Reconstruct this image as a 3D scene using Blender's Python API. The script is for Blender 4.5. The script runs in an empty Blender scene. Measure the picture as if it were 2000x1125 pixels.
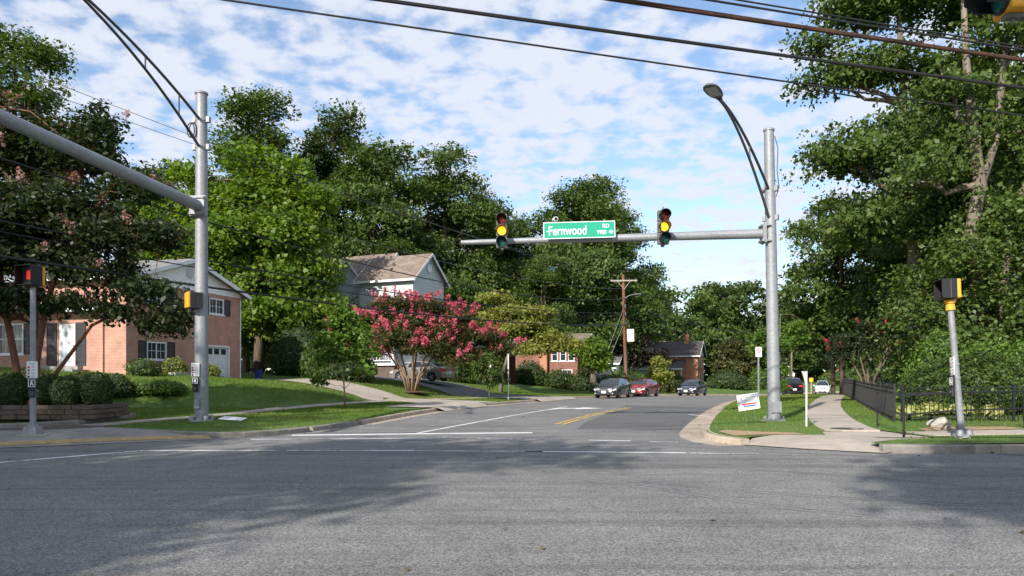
import bpy, bmesh, math, random
import numpy as np
from mathutils import Vector, Matrix, geometry
R = math.radians
sc = bpy.context.scene
COL = sc.collection

# ------------------------------------------------------------ camera, sky, sun, exposure
cam_d = bpy.data.cameras.new('camera'); cam = bpy.data.objects.new('camera', cam_d); COL.objects.link(cam)
cam.location = (0, 0, 1.55); cam.rotation_euler = (R(90), 0, 0)
cam_d.sensor_width = 36; cam_d.lens = 27.0; cam_d.shift_y = (735-562.5)/2000
cam_d.clip_start = 0.1; cam_d.clip_end = 4000
sc.camera = cam
SUN_AZ = math.atan2(-0.47, -0.88)         # the sun stands behind and to the left of the viewer
SUN_EL = R(31)
world = bpy.data.worlds.new('World'); sc.world = world; world.use_nodes = True
def build_world():
    nt = world.node_tree; N = nt.nodes; L = nt.links
    for n in list(N): N.remove(n)
    out = N.new('ShaderNodeOutputWorld'); bg = N.new('ShaderNodeBackground'); bg.inputs['Strength'].default_value = 0.145
    sky = N.new('ShaderNodeTexSky'); sky.sky_type = 'NISHITA'; sky.sun_disc = False
    sky.sun_elevation = SUN_EL; sky.sun_rotation = math.atan2(-0.47, -0.88)
    sky.air_density = 1.0; sky.dust_density = 0.3; sky.ozone_density = 2.2
    tc = N.new('ShaderNodeTexCoord'); sep = N.new('ShaderNodeSeparateXYZ'); L.new(tc.outputs['Generated'], sep.inputs[0])
    ad = N.new('ShaderNodeMath'); ad.operation = 'ADD'; ad.inputs[1].default_value = 0.16; L.new(sep.outputs['Z'], ad.inputs[0])
    mx = N.new('ShaderNodeMath'); mx.operation = 'MAXIMUM'; mx.inputs[1].default_value = 0.05; L.new(ad.outputs[0], mx.inputs[0])
    cx = N.new('ShaderNodeMath'); cx.operation = 'DIVIDE'; L.new(sep.outputs['X'], cx.inputs[0]); L.new(mx.outputs[0], cx.inputs[1])
    cy = N.new('ShaderNodeMath'); cy.operation = 'DIVIDE'; L.new(sep.outputs['Y'], cy.inputs[0]); L.new(mx.outputs[0], cy.inputs[1])
    cb = N.new('ShaderNodeCombineXYZ'); L.new(cx.outputs[0], cb.inputs[0]); L.new(cy.outputs[0], cb.inputs[1])
    def noise(scale, detail, rough, dist, off):
        mp = N.new('ShaderNodeMapping'); mp.inputs['Location'].default_value = off; L.new(cb.outputs[0], mp.inputs[0])
        n = N.new('ShaderNodeTexNoise'); n.inputs['Scale'].default_value = scale; n.inputs['Detail'].default_value = detail
        n.inputs['Roughness'].default_value = rough; n.inputs['Distortion'].default_value = dist
        L.new(mp.outputs[0], n.inputs['Vector']); return n
    a = noise(10.5, 6, 0.52, 0.1, (3.1, 1.7, 0)); b = noise(1.6, 3, 0.5, 0.0, (7.3, 2.2, 0))
    m1 = N.new('ShaderNodeMath'); m1.operation = 'MULTIPLY_ADD'; m1.inputs[1].default_value = 0.45; L.new(b.outputs[0], m1.inputs[0]); L.new(a.outputs[0], m1.inputs[2])
    rp = N.new('ShaderNodeValToRGB'); rp.color_ramp.elements[0].position = 0.58; rp.color_ramp.elements[1].position = 0.83
    rp.color_ramp.elements[0].color = (0.03, 0.03, 0.03, 1); rp.color_ramp.elements[1].color = (0.92, 0.92, 0.92, 1); rp.color_ramp.interpolation = 'EASE'
    L.new(m1.outputs[0], rp.inputs[0])
    mix = N.new('ShaderNodeMix'); mix.data_type = 'RGBA'; L.new(rp.outputs[0], mix.inputs['Factor'])
    L.new(sky.outputs[0], mix.inputs[6]); mix.inputs[7].default_value = (4.05, 4.25, 4.8, 1)
    L.new(mix.outputs[2], bg.inputs['Color']); L.new(bg.outputs[0], out.inputs[0])
build_world()
sun_d = bpy.data.lights.new('sun', 'SUN'); sun_d.energy = 5.0; sun_d.angle = R(0.55); sun_d.color = (1.0, 0.94, 0.85)
sun = bpy.data.objects.new('sun', sun_d); COL.objects.link(sun)
_sd = Vector((-0.47, -0.88, 0)).normalized() * math.cos(SUN_EL) + Vector((0, 0, math.sin(SUN_EL)))
sun.rotation_euler = _sd.to_track_quat('Z', 'Y').to_euler(); sun.location = (-30, -50, 40)
vs = sc.view_settings; vs.view_transform = 'Standard'; vs.look = 'None'; vs.gamma = 1; vs.exposure = 0.5
try: vs.use_curve_mapping = False
except Exception: pass

# ------------------------------------------------------------ helpers
class MB:
    """collects shapes, then becomes one mesh object"""
    def __init__(s): s.v = []; s.f = []
    def add(s, vs, fs):
        o = len(s.v); s.v += [tuple(p) for p in vs]; s.f += [tuple(i+o for i in f) for f in fs]; return s
    def box(s, c, d, rz=0.0, taper=1.0):
        x, y, z = d[0]/2, d[1]/2, d[2]/2; ca, sa = math.cos(rz), math.sin(rz); pts = []
        for sz in (-1, 1):
            k = taper if sz > 0 else 1
            for sx, sy in ((-1,-1),(1,-1),(1,1),(-1,1)):
                a, b = sx*x*k, sy*y*k; pts.append((c[0]+a*ca-b*sa, c[1]+a*sa+b*ca, c[2]+sz*z))
        return s.add(pts, [(3,2,1,0),(4,5,6,7),(0,1,5,4),(1,2,6,5),(2,3,7,6),(3,0,4,7)])
    def bb(s, x0, x1, y0, y1, z0, z1): return s.box(((x0+x1)/2,(y0+y1)/2,(z0+z1)/2),(abs(x1-x0),abs(y1-y0),abs(z1-z0)))
    def tube(s, pts, rad, n=8, caps=True):
        pts = [Vector(p) for p in pts]; m = len(pts)
        if not hasattr(rad, '__len__'): rad = [rad]*m
        up = None; vs = []; fs = []
        for i, p in enumerate(pts):
            t = (pts[min(i+1, m-1)] - pts[max(i-1, 0)]); t = t.normalized() if t.length > 1e-9 else Vector((0,0,1))
            if up is None: up = t.orthogonal().normalized()
            else:
                up = up - t*up.dot(t); up = up.normalized() if up.length > 1e-6 else t.orthogonal().normalized()
            w = t.cross(up)
            for k in range(n):
                a = 2*math.pi*k/n; vs.append(p + (up*math.cos(a) + w*math.sin(a))*rad[i])
        for i in range(m-1):
            for k in range(n):
                k2 = (k+1) % n; fs.append((i*n+k, i*n+k2, (i+1)*n+k2, (i+1)*n+k))
        if caps: fs.append(tuple(range(n))[::-1]); fs.append(tuple((m-1)*n+k for k in range(n)))
        return s.add(vs, fs)
    def cyl(s, p0, p1, r0, r1=None, n=16): return s.tube([p0, p1], [r0, r0 if r1 is None else r1], n)
    def lathe(s, prof, c=(0,0,0), n=16):
        vs = []; fs = []
        for r, z in prof:
            for k in range(n):
                a = 2*math.pi*k/n; vs.append((c[0]+r*math.cos(a), c[1]+r*math.sin(a), c[2]+z))
        for i in range(len(prof)-1):
            for k in range(n):
                k2 = (k+1) % n; fs.append((i*n+k, i*n+k2, (i+1)*n+k2, (i+1)*n+k))
        fs.append(tuple(range(n))[::-1]); fs.append(tuple((len(prof)-1)*n+k for k in range(n)))
        return s.add(vs, fs)
    def slab(s, poly, off):
        """polygon (3-D points) given a thickness along off"""
        n = len(poly); o = Vector(off); a = [Vector(p) for p in poly]; b = [p+o for p in a]
        return s.add(a+b, [tuple(range(n))[::-1], tuple(range(n, 2*n))] + [(i, (i+1) % n, n+(i+1) % n, n+i) for i in range(n)])
    def build(s, name, mat, parent=None, smooth=False, bevel=0):
        me = bpy.data.meshes.new(name); me.from_pydata(s.v, [], s.f); me.update()
        bm = bmesh.new(); bm.from_mesh(me); bmesh.ops.recalc_face_normals(bm, faces=bm.faces)
        if bevel: bmesh.ops.bevel(bm, geom=[e for e in bm.edges if len(e.link_faces) == 2 and e.calc_face_angle(0) > 0.6], offset=bevel, segments=2, affect='EDGES', profile=.5)
        bm.to_mesh(me); bm.free()
        if smooth:
            me.polygons.foreach_set('use_smooth', [True]*len(me.polygons))
            if smooth != 2:
                me.set_sharp_from_angle(angle=R(38))
        return link(name, me, mat, parent)
def link(name, me, mat, parent=None):
    o = bpy.data.objects.new(name, me); COL.objects.link(o)
    if mat and len(me.materials) == 0: me.materials.append(mat)
    if parent: o.parent = parent
    return o
def tag(o, label=None, cat=None, group=None, kind=None):
    if label: o['label'] = label
    if cat: o['category'] = cat
    if group: o['group'] = group
    if kind: o['kind'] = kind
    return o
def thing(name, label, cat, loc=(0,0,0), rz=0.0, group=None):
    o = bpy.data.objects.new(name, None); COL.objects.link(o); o.empty_display_size = .3
    o.location = loc; o.rotation_euler = (0, 0, rz); return tag(o, label, cat, group)
def copy_tree(o, parent=None):
    c = o.copy(); COL.objects.link(c); c.parent = parent
    for ch in list(o.children): copy_tree(ch, c)
    return c
def mesh_arrays(name, V, F, tint=None):
    """numpy quads or triangles to a mesh"""
    me = bpy.data.meshes.new(name); n, k = F.shape
    me.vertices.add(len(V)); me.vertices.foreach_set('co', V.astype(np.float32).ravel())
    me.loops.add(n*k); me.loops.foreach_set('vertex_index', F.astype(np.int32).ravel())
    me.polygons.add(n); me.polygons.foreach_set('loop_start', np.arange(0, n*k, k, dtype=np.int32))
    try: me.polygons.foreach_set('loop_total', np.full(n, k, dtype=np.int32))
    except Exception: pass
    if tint is not None:
        at = me.attributes.new('tint', 'FLOAT', 'FACE'); at.data.foreach_set('value', tint.astype(np.float32))
    me.update(calc_edges=True); return me
def text_part(body, size, mat, parent, loc, rot=(R(90), 0, 0), align='LEFT', name='lettering', sx=1.0, bold=0.0):
    cu = bpy.data.curves.new('t', 'FONT'); cu.body = body; cu.size = size; cu.extrude = 0.0015; cu.align_x = align; cu.align_y = 'CENTER'; cu.offset = bold
    t = bpy.data.objects.new('t', cu); COL.objects.link(t)
    me = bpy.data.meshes.new_from_object(t.evaluated_get(bpy.context.evaluated_depsgraph_get()))
    bpy.data.objects.remove(t); me.materials.clear(); me.name = name
    o = link(name, me, mat, parent); o.location = loc; o.rotation_euler = rot; o.scale = (sx, 1, 1); return o

# ------------------------------------------------------------ materials
def mat(name, col, rough=.6, metal=0.0, ns=0, na=0.0, bs=0, bst=0.3, bd=.01, spec=.5, coat=0.0, stretch=(1,1,1), emit=None, est=0.0, big=None):
    m = bpy.data.materials.new(name); m.use_nodes = True; nt = m.node_tree; N = nt.nodes; L = nt.links
    p = N['Principled BSDF']; p.inputs['Base Color'].default_value = (*col, 1); p.inputs['Roughness'].default_value = rough
    p.inputs['Metallic'].default_value = metal; p.inputs['Specular IOR Level'].default_value = spec; p.inputs['Coat Weight'].default_value = coat
    if emit: p.inputs['Emission Color'].default_value = (*emit, 1); p.inputs['Emission Strength'].default_value = est
    if ns or bs:
        tc = N.new('ShaderNodeTexCoord'); mp = N.new('ShaderNodeMapping'); mp.inputs['Scale'].default_value = stretch
        L.new(tc.outputs['Object'], mp.inputs[0])
    if ns:
        n = N.new('ShaderNodeTexNoise'); n.inputs['Scale'].default_value = ns; n.inputs['Detail'].default_value = 7; n.inputs['Roughness'].default_value = .65
        L.new(mp.outputs[0], n.inputs['Vector'])
        r = N.new('ShaderNodeMapRange'); r.inputs[1].default_value = .3; r.inputs[2].default_value = .7; r.inputs[3].default_value = 1-na; r.inputs[4].default_value = 1+na
        L.new(n.outputs[0], r.inputs[0]); last = r.outputs[0]
        if big:
            n2 = N.new('ShaderNodeTexNoise'); n2.inputs['Scale'].default_value = big[0]; n2.inputs['Detail'].default_value = 4; L.new(mp.outputs[0], n2.inputs['Vector'])
            r2 = N.new('ShaderNodeMapRange'); r2.inputs[1].default_value = .3; r2.inputs[2].default_value = .7; r2.inputs[3].default_value = 1-big[1]; r2.inputs[4].default_value = 1+big[1]
            L.new(n2.outputs[0], r2.inputs[0]); mu = N.new('ShaderNodeMath'); mu.operation = 'MULTIPLY'; L.new(last, mu.inputs[0]); L.new(r2.outputs[0], mu.inputs[1]); last = mu.outputs[0]
        v = N.new('ShaderNodeVectorMath'); v.operation = 'SCALE'; v.inputs[0].default_value = col; L.new(last, v.inputs['Scale']); L.new(v.outputs[0], p.inputs['Base Color'])
    if bs:
        n = N.new('ShaderNodeTexNoise'); n.inputs['Scale'].default_value = bs; n.inputs['Detail'].default_value = 5; L.new(mp.outputs[0], n.inputs['Vector'])
        b = N.new('ShaderNodeBump'); b.inputs['Strength'].default_value = bst; b.inputs['Distance'].default_value = bd
        L.new(n.outputs[0], b.inputs['Height']); L.new(b.outputs[0], p.inputs['Normal'])
    return m
def leaf_mat(name, c0, c1, c2, trans=.3, rough=.5):
    m = bpy.data.materials.new(name); m.use_nodes = True; nt = m.node_tree; N = nt.nodes; L = nt.links
    p = N['Principled BSDF']; out = N['Material Output']; p.inputs['Roughness'].default_value = rough; p.inputs['Specular IOR Level'].default_value = .35
    a = N.new('ShaderNodeAttribute'); a.attribute_name = 'tint'; rp = N.new('ShaderNodeValToRGB'); e = rp.color_ramp.elements
    e[0].color = (*c0, 1); e[1].color = (*c2, 1); k = e.new(.5); k.color = (*c1, 1); L.new(a.outputs['Fac'], rp.inputs[0])
    L.new(rp.outputs[0], p.inputs['Base Color'])
    t = N.new('ShaderNodeBsdfTranslucent'); g = N.new('ShaderNodeMix'); g.data_type = 'RGBA'; g.blend_type = 'MULTIPLY'; g.inputs['Factor'].default_value = 1
    L.new(rp.outputs[0], g.inputs[6]); g.inputs[7].default_value = (1.5, 1.5, .6, 1); L.new(g.outputs[2], t.inputs[0])
    ms = N.new('ShaderNodeMixShader'); ms.inputs[0].default_value = trans; L.new(p.outputs[0], ms.inputs[1]); L.new(t.outputs[0], ms.inputs[2]); L.new(ms.outputs[0], out.inputs[0])
    return m
def brick_mat(name, c1, c2, mortar, bw=.205, bh=.075):
    m = bpy.data.materials.new(name); m.use_nodes = True; nt = m.node_tree; N = nt.nodes; L = nt.links; p = N['Principled BSDF']; p.inputs['Roughness'].default_value = .9
    tc = N.new('ShaderNodeTexCoord'); s = N.new('ShaderNodeSeparateXYZ'); L.new(tc.outputs['Object'], s.inputs[0]); sn = N.new('ShaderNodeSeparateXYZ'); L.new(tc.outputs['Normal'], sn.inputs[0])
    ab = N.new('ShaderNodeMath'); ab.operation = 'ABSOLUTE'; L.new(sn.outputs[0], ab.inputs[0]); gt = N.new('ShaderNodeMath'); gt.operation = 'GREATER_THAN'; gt.inputs[1].default_value = .7; L.new(ab.outputs[0], gt.inputs[0])
    mx = N.new('ShaderNodeMix'); mx.data_type = 'FLOAT'; L.new(gt.outputs[0], mx.inputs[0]); L.new(s.outputs[0], mx.inputs[2]); L.new(s.outputs[1], mx.inputs[3])
    cb = N.new('ShaderNodeCombineXYZ'); L.new(mx.outputs[0], cb.inputs[0]); L.new(s.outputs[2], cb.inputs[1])
    b = N.new('ShaderNodeTexBrick'); b.inputs['Scale'].default_value = 1; b.inputs['Brick Width'].default_value = bw; b.inputs['Row Height'].default_value = bh; b.inputs['Mortar Size'].default_value = .008
    b.inputs['Color1'].default_value = (*c1, 1); b.inputs['Color2'].default_value = (*c2, 1); b.inputs['Mortar'].default_value = (*mortar, 1); b.inputs['Bias'].default_value = 0
    L.new(cb.outputs[0], b.inputs['Vector'])
    n = N.new('ShaderNodeTexNoise'); n.inputs['Scale'].default_value = 1.3; n.inputs['Detail'].default_value = 8; L.new(tc.outputs['Object'], n.inputs['Vector'])
    r = N.new('ShaderNodeMapRange'); r.inputs[1].default_value = .3; r.inputs[2].default_value = .7; r.inputs[3].default_value = .8; r.inputs[4].default_value = 1.18; L.new(n.outputs[0], r.inputs[0])
    v = N.new('ShaderNodeVectorMath'); v.operation = 'SCALE'; L.new(b.outputs[0], v.inputs[0]); L.new(r.outputs[0], v.inputs['Scale']); L.new(v.outputs[0], p.inputs['Base Color'])
    bp = N.new('ShaderNodeBump'); bp.invert = True; bp.inputs['Strength'].default_value = .6; bp.inputs['Distance'].default_value = .008; L.new(b.outputs['Fac'], bp.inputs['Height']); L.new(bp.outputs[0], p.inputs['Normal'])
    return m
def shingle_mat(name, c1, c2):
    m = brick_mat(name, c1, c2, tuple(.55*a for a in c1), .3, .14); return m
def asphalt_mat(name, base, speck=.6, seed=0, streak=True):
    m = bpy.data.materials.new(name); m.use_nodes = True; nt = m.node_tree; N = nt.nodes; L = nt.links; p = N['Principled BSDF']; p.inputs['Roughness'].default_value = .82; p.inputs['Specular IOR Level'].default_value = .3
    tc = N.new('ShaderNodeTexCoord')
    def noise(sc_, det, st=(1,1,1), off=0, dist=0):
        mp = N.new('ShaderNodeMapping'); mp.inputs['Scale'].default_value = st; mp.inputs['Location'].default_value = (seed*3.7+off, off*1.3, 0); L.new(tc.outputs['Object'], mp.inputs[0])
        n = N.new('ShaderNodeTexNoise'); n.inputs['Scale'].default_value = sc_; n.inputs['Detail'].default_value = det; n.inputs['Roughness'].default_value = .6; n.inputs['Distortion'].default_value = dist; L.new(mp.outputs[0], n.inputs['Vector']); return n.outputs[0]
    def rng(x, a, b, lo, hi):
        r = N.new('ShaderNodeMapRange'); r.inputs[1].default_value = a; r.inputs[2].default_value = b; r.inputs[3].default_value = lo; r.inputs[4].default_value = hi; L.new(x, r.inputs[0]); return r.outputs[0]
    def mul(a, b):
        k = N.new('ShaderNodeMath'); k.operation = 'MULTIPLY'; L.new(a, k.inputs[0]); L.new(b, k.inputs[1]); return k.outputs[0]
    vo = N.new('ShaderNodeTexVoronoi'); vo.inputs['Scale'].default_value = 75; L.new(tc.outputs['Object'], vo.inputs['Vector'])
    sv = N.new('ShaderNodeSeparateColor'); L.new(vo.outputs['Color'], sv.inputs[0])
    g = mul(rng(sv.outputs[0], 0, 1, 1-speck, 1+speck), rng(noise(28, 3), .3, .7, .8, 1.2))
    g = mul(g, rng(noise(.35, 5), .3, .7, .82, 1.16)); g = mul(g, rng(noise(2.2, 6, off=5), .3, .7, .9, 1.1))
    if streak:
        g = mul(g, rng(noise(1.0, 5, (.09, 1.6, 1), 9, .6), .34, .5, .72, 1.0))     # tyre-polished bands along the cross street
        g = mul(g, rng(noise(1.0, 4, (.05, 4.5, 1), 21, .4), .30, .40, .78, 1.0)); g = mul(g, rng(noise(.9, 3, off=33), .25, .36, .8, 1.0))
        vc = N.new('ShaderNodeTexVoronoi'); vc.feature = 'DISTANCE_TO_EDGE'; vc.inputs['Scale'].default_value = .23
        mp = N.new('ShaderNodeMapping'); L.new(tc.outputs['Object'], mp.inputs[0])
        nz = N.new('ShaderNodeTexNoise'); nz.inputs['Scale'].default_value = 1.2; nz.inputs['Detail'].default_value = 5; L.new(tc.outputs['Object'], nz.inputs['Vector'])
        ad = N.new('ShaderNodeMix'); ad.data_type = 'RGBA'; ad.inputs['Factor'].default_value = .5; L.new(mp.outputs[0], ad.inputs[6]); L.new(nz.outputs['Color'], ad.inputs[7]); L.new(ad.outputs[2], vc.inputs['Vector'])
        g = mul(g, rng(vc.outputs['Distance'], .0, .004, .8, 1.0))                 # hairline cracks
    v = N.new('ShaderNodeVectorMath'); v.operation = 'SCALE'; v.inputs[0].default_value = base; L.new(g, v.inputs['Scale']); L.new(v.outputs[0], p.inputs['Base Color'])
    b = N.new('ShaderNodeBump'); b.inputs['Strength'].default_value = .5; b.inputs['Distance'].default_value = .006; L.new(vo.outputs['Distance'], b.inputs['Height']); L.new(b.outputs[0], p.inputs['Normal'])
    return m
def worn_paint(name, col, under, wear=.5):
    """road paint rubbed through to the asphalt in flecks"""
    m = mat(name, col, .7); nt = m.node_tree; N = nt.nodes; L = nt.links; p = N['Principled BSDF']; tc = N.new('ShaderNodeTexCoord')
    n = N.new('ShaderNodeTexNoise'); n.inputs['Scale'].default_value = 9; n.inputs['Detail'].default_value = 9; n.inputs['Roughness'].default_value = .75; L.new(tc.outputs['Object'], n.inputs['Vector'])
    n2 = N.new('ShaderNodeTexNoise'); n2.inputs['Scale'].default_value = .7; n2.inputs['Detail'].default_value = 3; L.new(tc.outputs['Object'], n2.inputs['Vector'])
    a = N.new('ShaderNodeMath'); a.operation = 'MULTIPLY_ADD'; a.inputs[1].default_value = .8; L.new(n2.outputs[0], a.inputs[0]); L.new(n.outputs[0], a.inputs[2])
    r = N.new('ShaderNodeMapRange'); r.inputs[1].default_value = .38+wear*.9; r.inputs[2].default_value = .5+wear*.9; L.new(a.outputs[0], r.inputs[0])
    x = N.new('ShaderNodeMix'); x.data_type = 'RGBA'; L.new(r.outputs[0], x.inputs['Factor']); x.inputs[6].default_value = (*col, 1); x.inputs[7].default_value = (*under, 1); L.new(x.outputs[2], p.inputs['Base Color'])
    return m
M = {}
AS = (.185, .181, .175)
M['asphalt'] = asphalt_mat('asphalt', AS); M['patch'] = asphalt_mat('asphalt_patch', (.115, .114, .114), .35, 2, False); M['drive'] = asphalt_mat('asphalt_drive', (.14, .14, .145), .3, 4, False)
M['white_line'] = worn_paint('white_road_paint', (.72, .72, .72), AS, .62); M['faded_line'] = worn_paint('faded_road_paint', (.62, .62, .62), AS, .5); M['yellow_line'] = worn_paint('yellow_road_paint', (.62, .38, .05), AS, .58)
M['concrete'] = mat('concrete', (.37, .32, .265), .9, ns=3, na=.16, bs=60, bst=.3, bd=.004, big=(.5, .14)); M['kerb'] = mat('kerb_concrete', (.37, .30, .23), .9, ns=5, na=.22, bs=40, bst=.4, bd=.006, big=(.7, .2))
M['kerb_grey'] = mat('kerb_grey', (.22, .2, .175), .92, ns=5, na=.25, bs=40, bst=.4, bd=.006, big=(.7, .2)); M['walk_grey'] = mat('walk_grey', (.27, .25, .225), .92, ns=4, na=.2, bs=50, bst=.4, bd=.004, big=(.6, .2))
M['tactile'] = mat('tactile_yellow', (.42, .29, .12), .8, ns=6, na=.3, bs=30); M['dirt'] = mat('dirt', (.34, .225, .13), .95, ns=7, na=.3, bs=30, bst=.6, bd=.02)
M['dirt_dark'] = mat('dirt_dark', (.115, .085, .065), .95, ns=9, na=.35, bs=30, bst=.7, bd=.02); M['skid'] = worn_paint('tyre_rubber_mark', (.10, .10, .102), AS, .36)
M['mulch'] = mat('mulch', (.12, .055, .03), .95, ns=14, na=.4, bs=30, bst=.8, bd=.03)
M['grass'] = mat('grass', (.075, .135, .015), .9, ns=1.1, na=.22, bs=45, bst=.7, bd=.03, big=(.18, .2)); M['dry_grass'] = mat('dry_grass', (.13, .15, .04), .9, ns=2, na=.3, bs=45, bst=.7, bd=.03)
M['galv'] = mat('galvanised_steel', (.27, .28, .295), .55, .3, ns=14, na=.2, bs=0, big=(1.3, .12)); M['darkmetal'] = mat('dark_metal', (.09, .09, .095), .5, .4, ns=9, na=.2)
M['black'] = mat('black_plastic', (.012, .012, .014), .45, ns=20, na=.3); M['blackiron'] = mat('black_iron', (.02, .02, .022), .45, .3, ns=12, na=.3)
M['yellow'] = mat('signal_yellow', (.78, .36, .02), .5, ns=6, na=.1); M['greyhousing'] = mat('grey_housing', (.12, .115, .11), .6, ns=10, na=.25)
M['white'] = mat('white_paint', (.78, .78, .78), .5, ns=4, na=.06); M['trim'] = mat('white_trim', (.74, .75, .77), .5, ns=4, na=.05); M['signwhite'] = mat('sign_white', (.82, .82, .82), .5)
M['signgreen'] = mat('sign_green', (.012, .33, .20), .4, ns=3, na=.05); M['signred'] = mat('sign_red', (.6, .03, .05), .5); M['signblue'] = mat('sign_blue', (.05, .09, .36), .5); M['signblack'] = mat('sign_black', (.02, .02, .02), .5); M['signgrey'] = mat('print_grey', (.35, .35, .38), .6)
M['amber'] = mat('amber_lit', (.9, .45, .03), .3, emit=(1.0, .50, .02), est=1.25); M['redlens'] = mat('red_lens', (.20, .015, .01), .25); M['greenlens'] = mat('green_lens', (.01, .10, .08), .25); M['handred'] = mat('hand_lit', (.5, .02, .01), .4, emit=(1, .04, .02), est=.45)
M['brick'] = brick_mat('brick_pink', (.48, .235, .17), (.42, .18, .128), (.48, .38, .31)); M['brick_dark'] = brick_mat('brick_dark', (.27, .09, .05), (.17, .05, .035), (.3, .24, .2)); M['brick_orange'] = brick_mat('brick_orange', (.50, .20, .10), (.42, .16, .085), (.42, .3, .22))
M['roof_grey'] = shingle_mat('shingle_grey', (.23, .22, .22), (.16, .155, .155)); M['roof_brown'] = shingle_mat('shingle_brown', (.24, .185, .15), (.17, .125, .1)); M['roof_dark'] = shingle_mat('shingle_dark', (.085, .07, .065), (.06, .05, .047))
M['siding'] = mat('white_siding', (.84, .85, .86), .6, ns=3, na=.05); M['siding_grey'] = mat('grey_siding', (.52, .56, .57), .6, ns=3, na=.07); M['shutter'] = mat('shutter_slate', (.035, .04, .052), .6, ns=10, na=.2)
M['glass'] = mat('window_glass', (.03, .04, .05), .06, spec=.7, ns=1.5, na=.3); M['carglass'] = mat('car_glass', (.015, .02, .025), .04, spec=.8); M['door'] = mat('white_door', (.7, .71, .73), .5, ns=5, na=.05)
M['stone'] = mat('wall_stone', (.115, .085, .066), .9, ns=6, na=.35, bs=14, bst=.6, bd=.03); M['chalk'] = mat('weathered_white', (.55, .55, .53), .6, ns=5, na=.1); M['rock'] = mat('pale_rock', (.36, .33, .29), .9, ns=4, na=.25, bs=8, bst=.6, bd=.04); M['slate'] = mat('step_slate', (.3, .29, .28), .85, ns=4, na=.25, bs=14)
M['bark'] = mat('bark', (.13, .095, .07), .95, ns=5, na=.4, bs=9, bst=.9, bd=.05, stretch=(1, 1, .25)); M['bark_pale'] = mat('bark_pale', (.19, .155, .12), .95, ns=3, na=.4, bs=6, bst=.9, bd=.05, stretch=(1, 1, .3)); M['bark_red'] = mat('bark_red', (.2, .085, .05), .8, ns=3, na=.45, bs=6, bst=.4, bd=.02, stretch=(1, 1, .3)); M['bark_tan'] = mat('bark_tan', (.27, .175, .11), .85, ns=3, na=.4, bs=6, bst=.4, bd=.02, stretch=(1, 1, .3))
M['polewood'] = mat('pole_wood', (.20, .085, .045), .9, ns=5, na=.3, bs=20, stretch=(1, 1, .12)); M['armwood'] = mat('arm_wood', (.38, .33, .28), .9, ns=5, na=.3); M['wire'] = mat('wire_black', (.012, .012, .013), .6, ns=3, na=.4); M['wire_rust'] = mat('wire_rust', (.06, .025, .014), .8, ns=1.6, na=.9, stretch=(1, 1, 1)); M['wire_grey'] = mat('wire_grey', (.12, .12, .12), .6)
M['greenfence'] = mat('fence_sage', (.40, .46, .40), .7, ns=5, na=.15); M['rubber'] = mat('tyre_rubber', (.015, .015, .015), .85, ns=20, na=.3); M['rim'] = mat('alloy_rim', (.5, .5, .52), .35, .8); M['bluebin'] = mat('blue_bin', (.02, .05, .25), .5)
M['L_dark'] = leaf_mat('leaf_dark', (.03, .058, .014), (.055, .092, .02), (.10, .13, .03)); M['L_mid'] = leaf_mat('leaf_mid', (.038, .074, .014), (.072, .12, .022), (.14, .175, .04))
M['L_maple'] = leaf_mat('leaf_maple', (.06, .13, .012), (.118, .195, .018), (.21, .265, .03), .4); M['L_fresh'] = leaf_mat('leaf_fresh', (.06, .125, .018), (.115, .20, .03), (.19, .27, .06), .38); M['L_yellow'] = leaf_mat('leaf_yellow', (.13, .165, .03), (.23, .25, .05), (.34, .33, .09), .35)
M['L_crape'] = leaf_mat('leaf_crape', (.02, .038, .013), (.036, .054, .018), (.062, .062, .03)); M['L_crape2'] = leaf_mat('leaf_crape_green', (.03, .055, .013), (.065, .08, .02), (.15, .085, .04)); M['L_hedge'] = leaf_mat('leaf_hedge', (.03, .055, .014), (.06, .092, .024), (.10, .135, .04), .2); M['L_purple'] = leaf_mat('leaf_purple', (.014, .012, .010), (.028, .022, .016), (.05, .04, .022), .2); M['L_rust'] = leaf_mat('leaf_rust', (.03, .05, .012), (.07, .08, .02), (.14, .09, .03)); M['L_hosta'] = leaf_mat('leaf_hosta', (.10, .16, .03), (.30, .33, .08), (.5, .48, .2))
M['B_pink'] = leaf_mat('blossom_pink', (.42, .055, .11), (.56, .11, .18), (.66, .22, .28), .3); M['B_dusty'] = leaf_mat('blossom_dusty', (.22, .10, .10), (.33, .17, .16), (.45, .28, .27), .3); M['B_red'] = leaf_mat('blossom_red', (.36, .02, .05), (.5, .06, .09), (.4, .16, .13), .3)
M['core'] = mat('shade_core', (.022, .036, .012), .95, ns=6, na=.4); M['blade'] = leaf_mat('grass_blade', (.06, .13, .012), (.105, .185, .018), (.23, .225, .07), .35)  # core: dark fill that puts shade inside the shrubs

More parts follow.
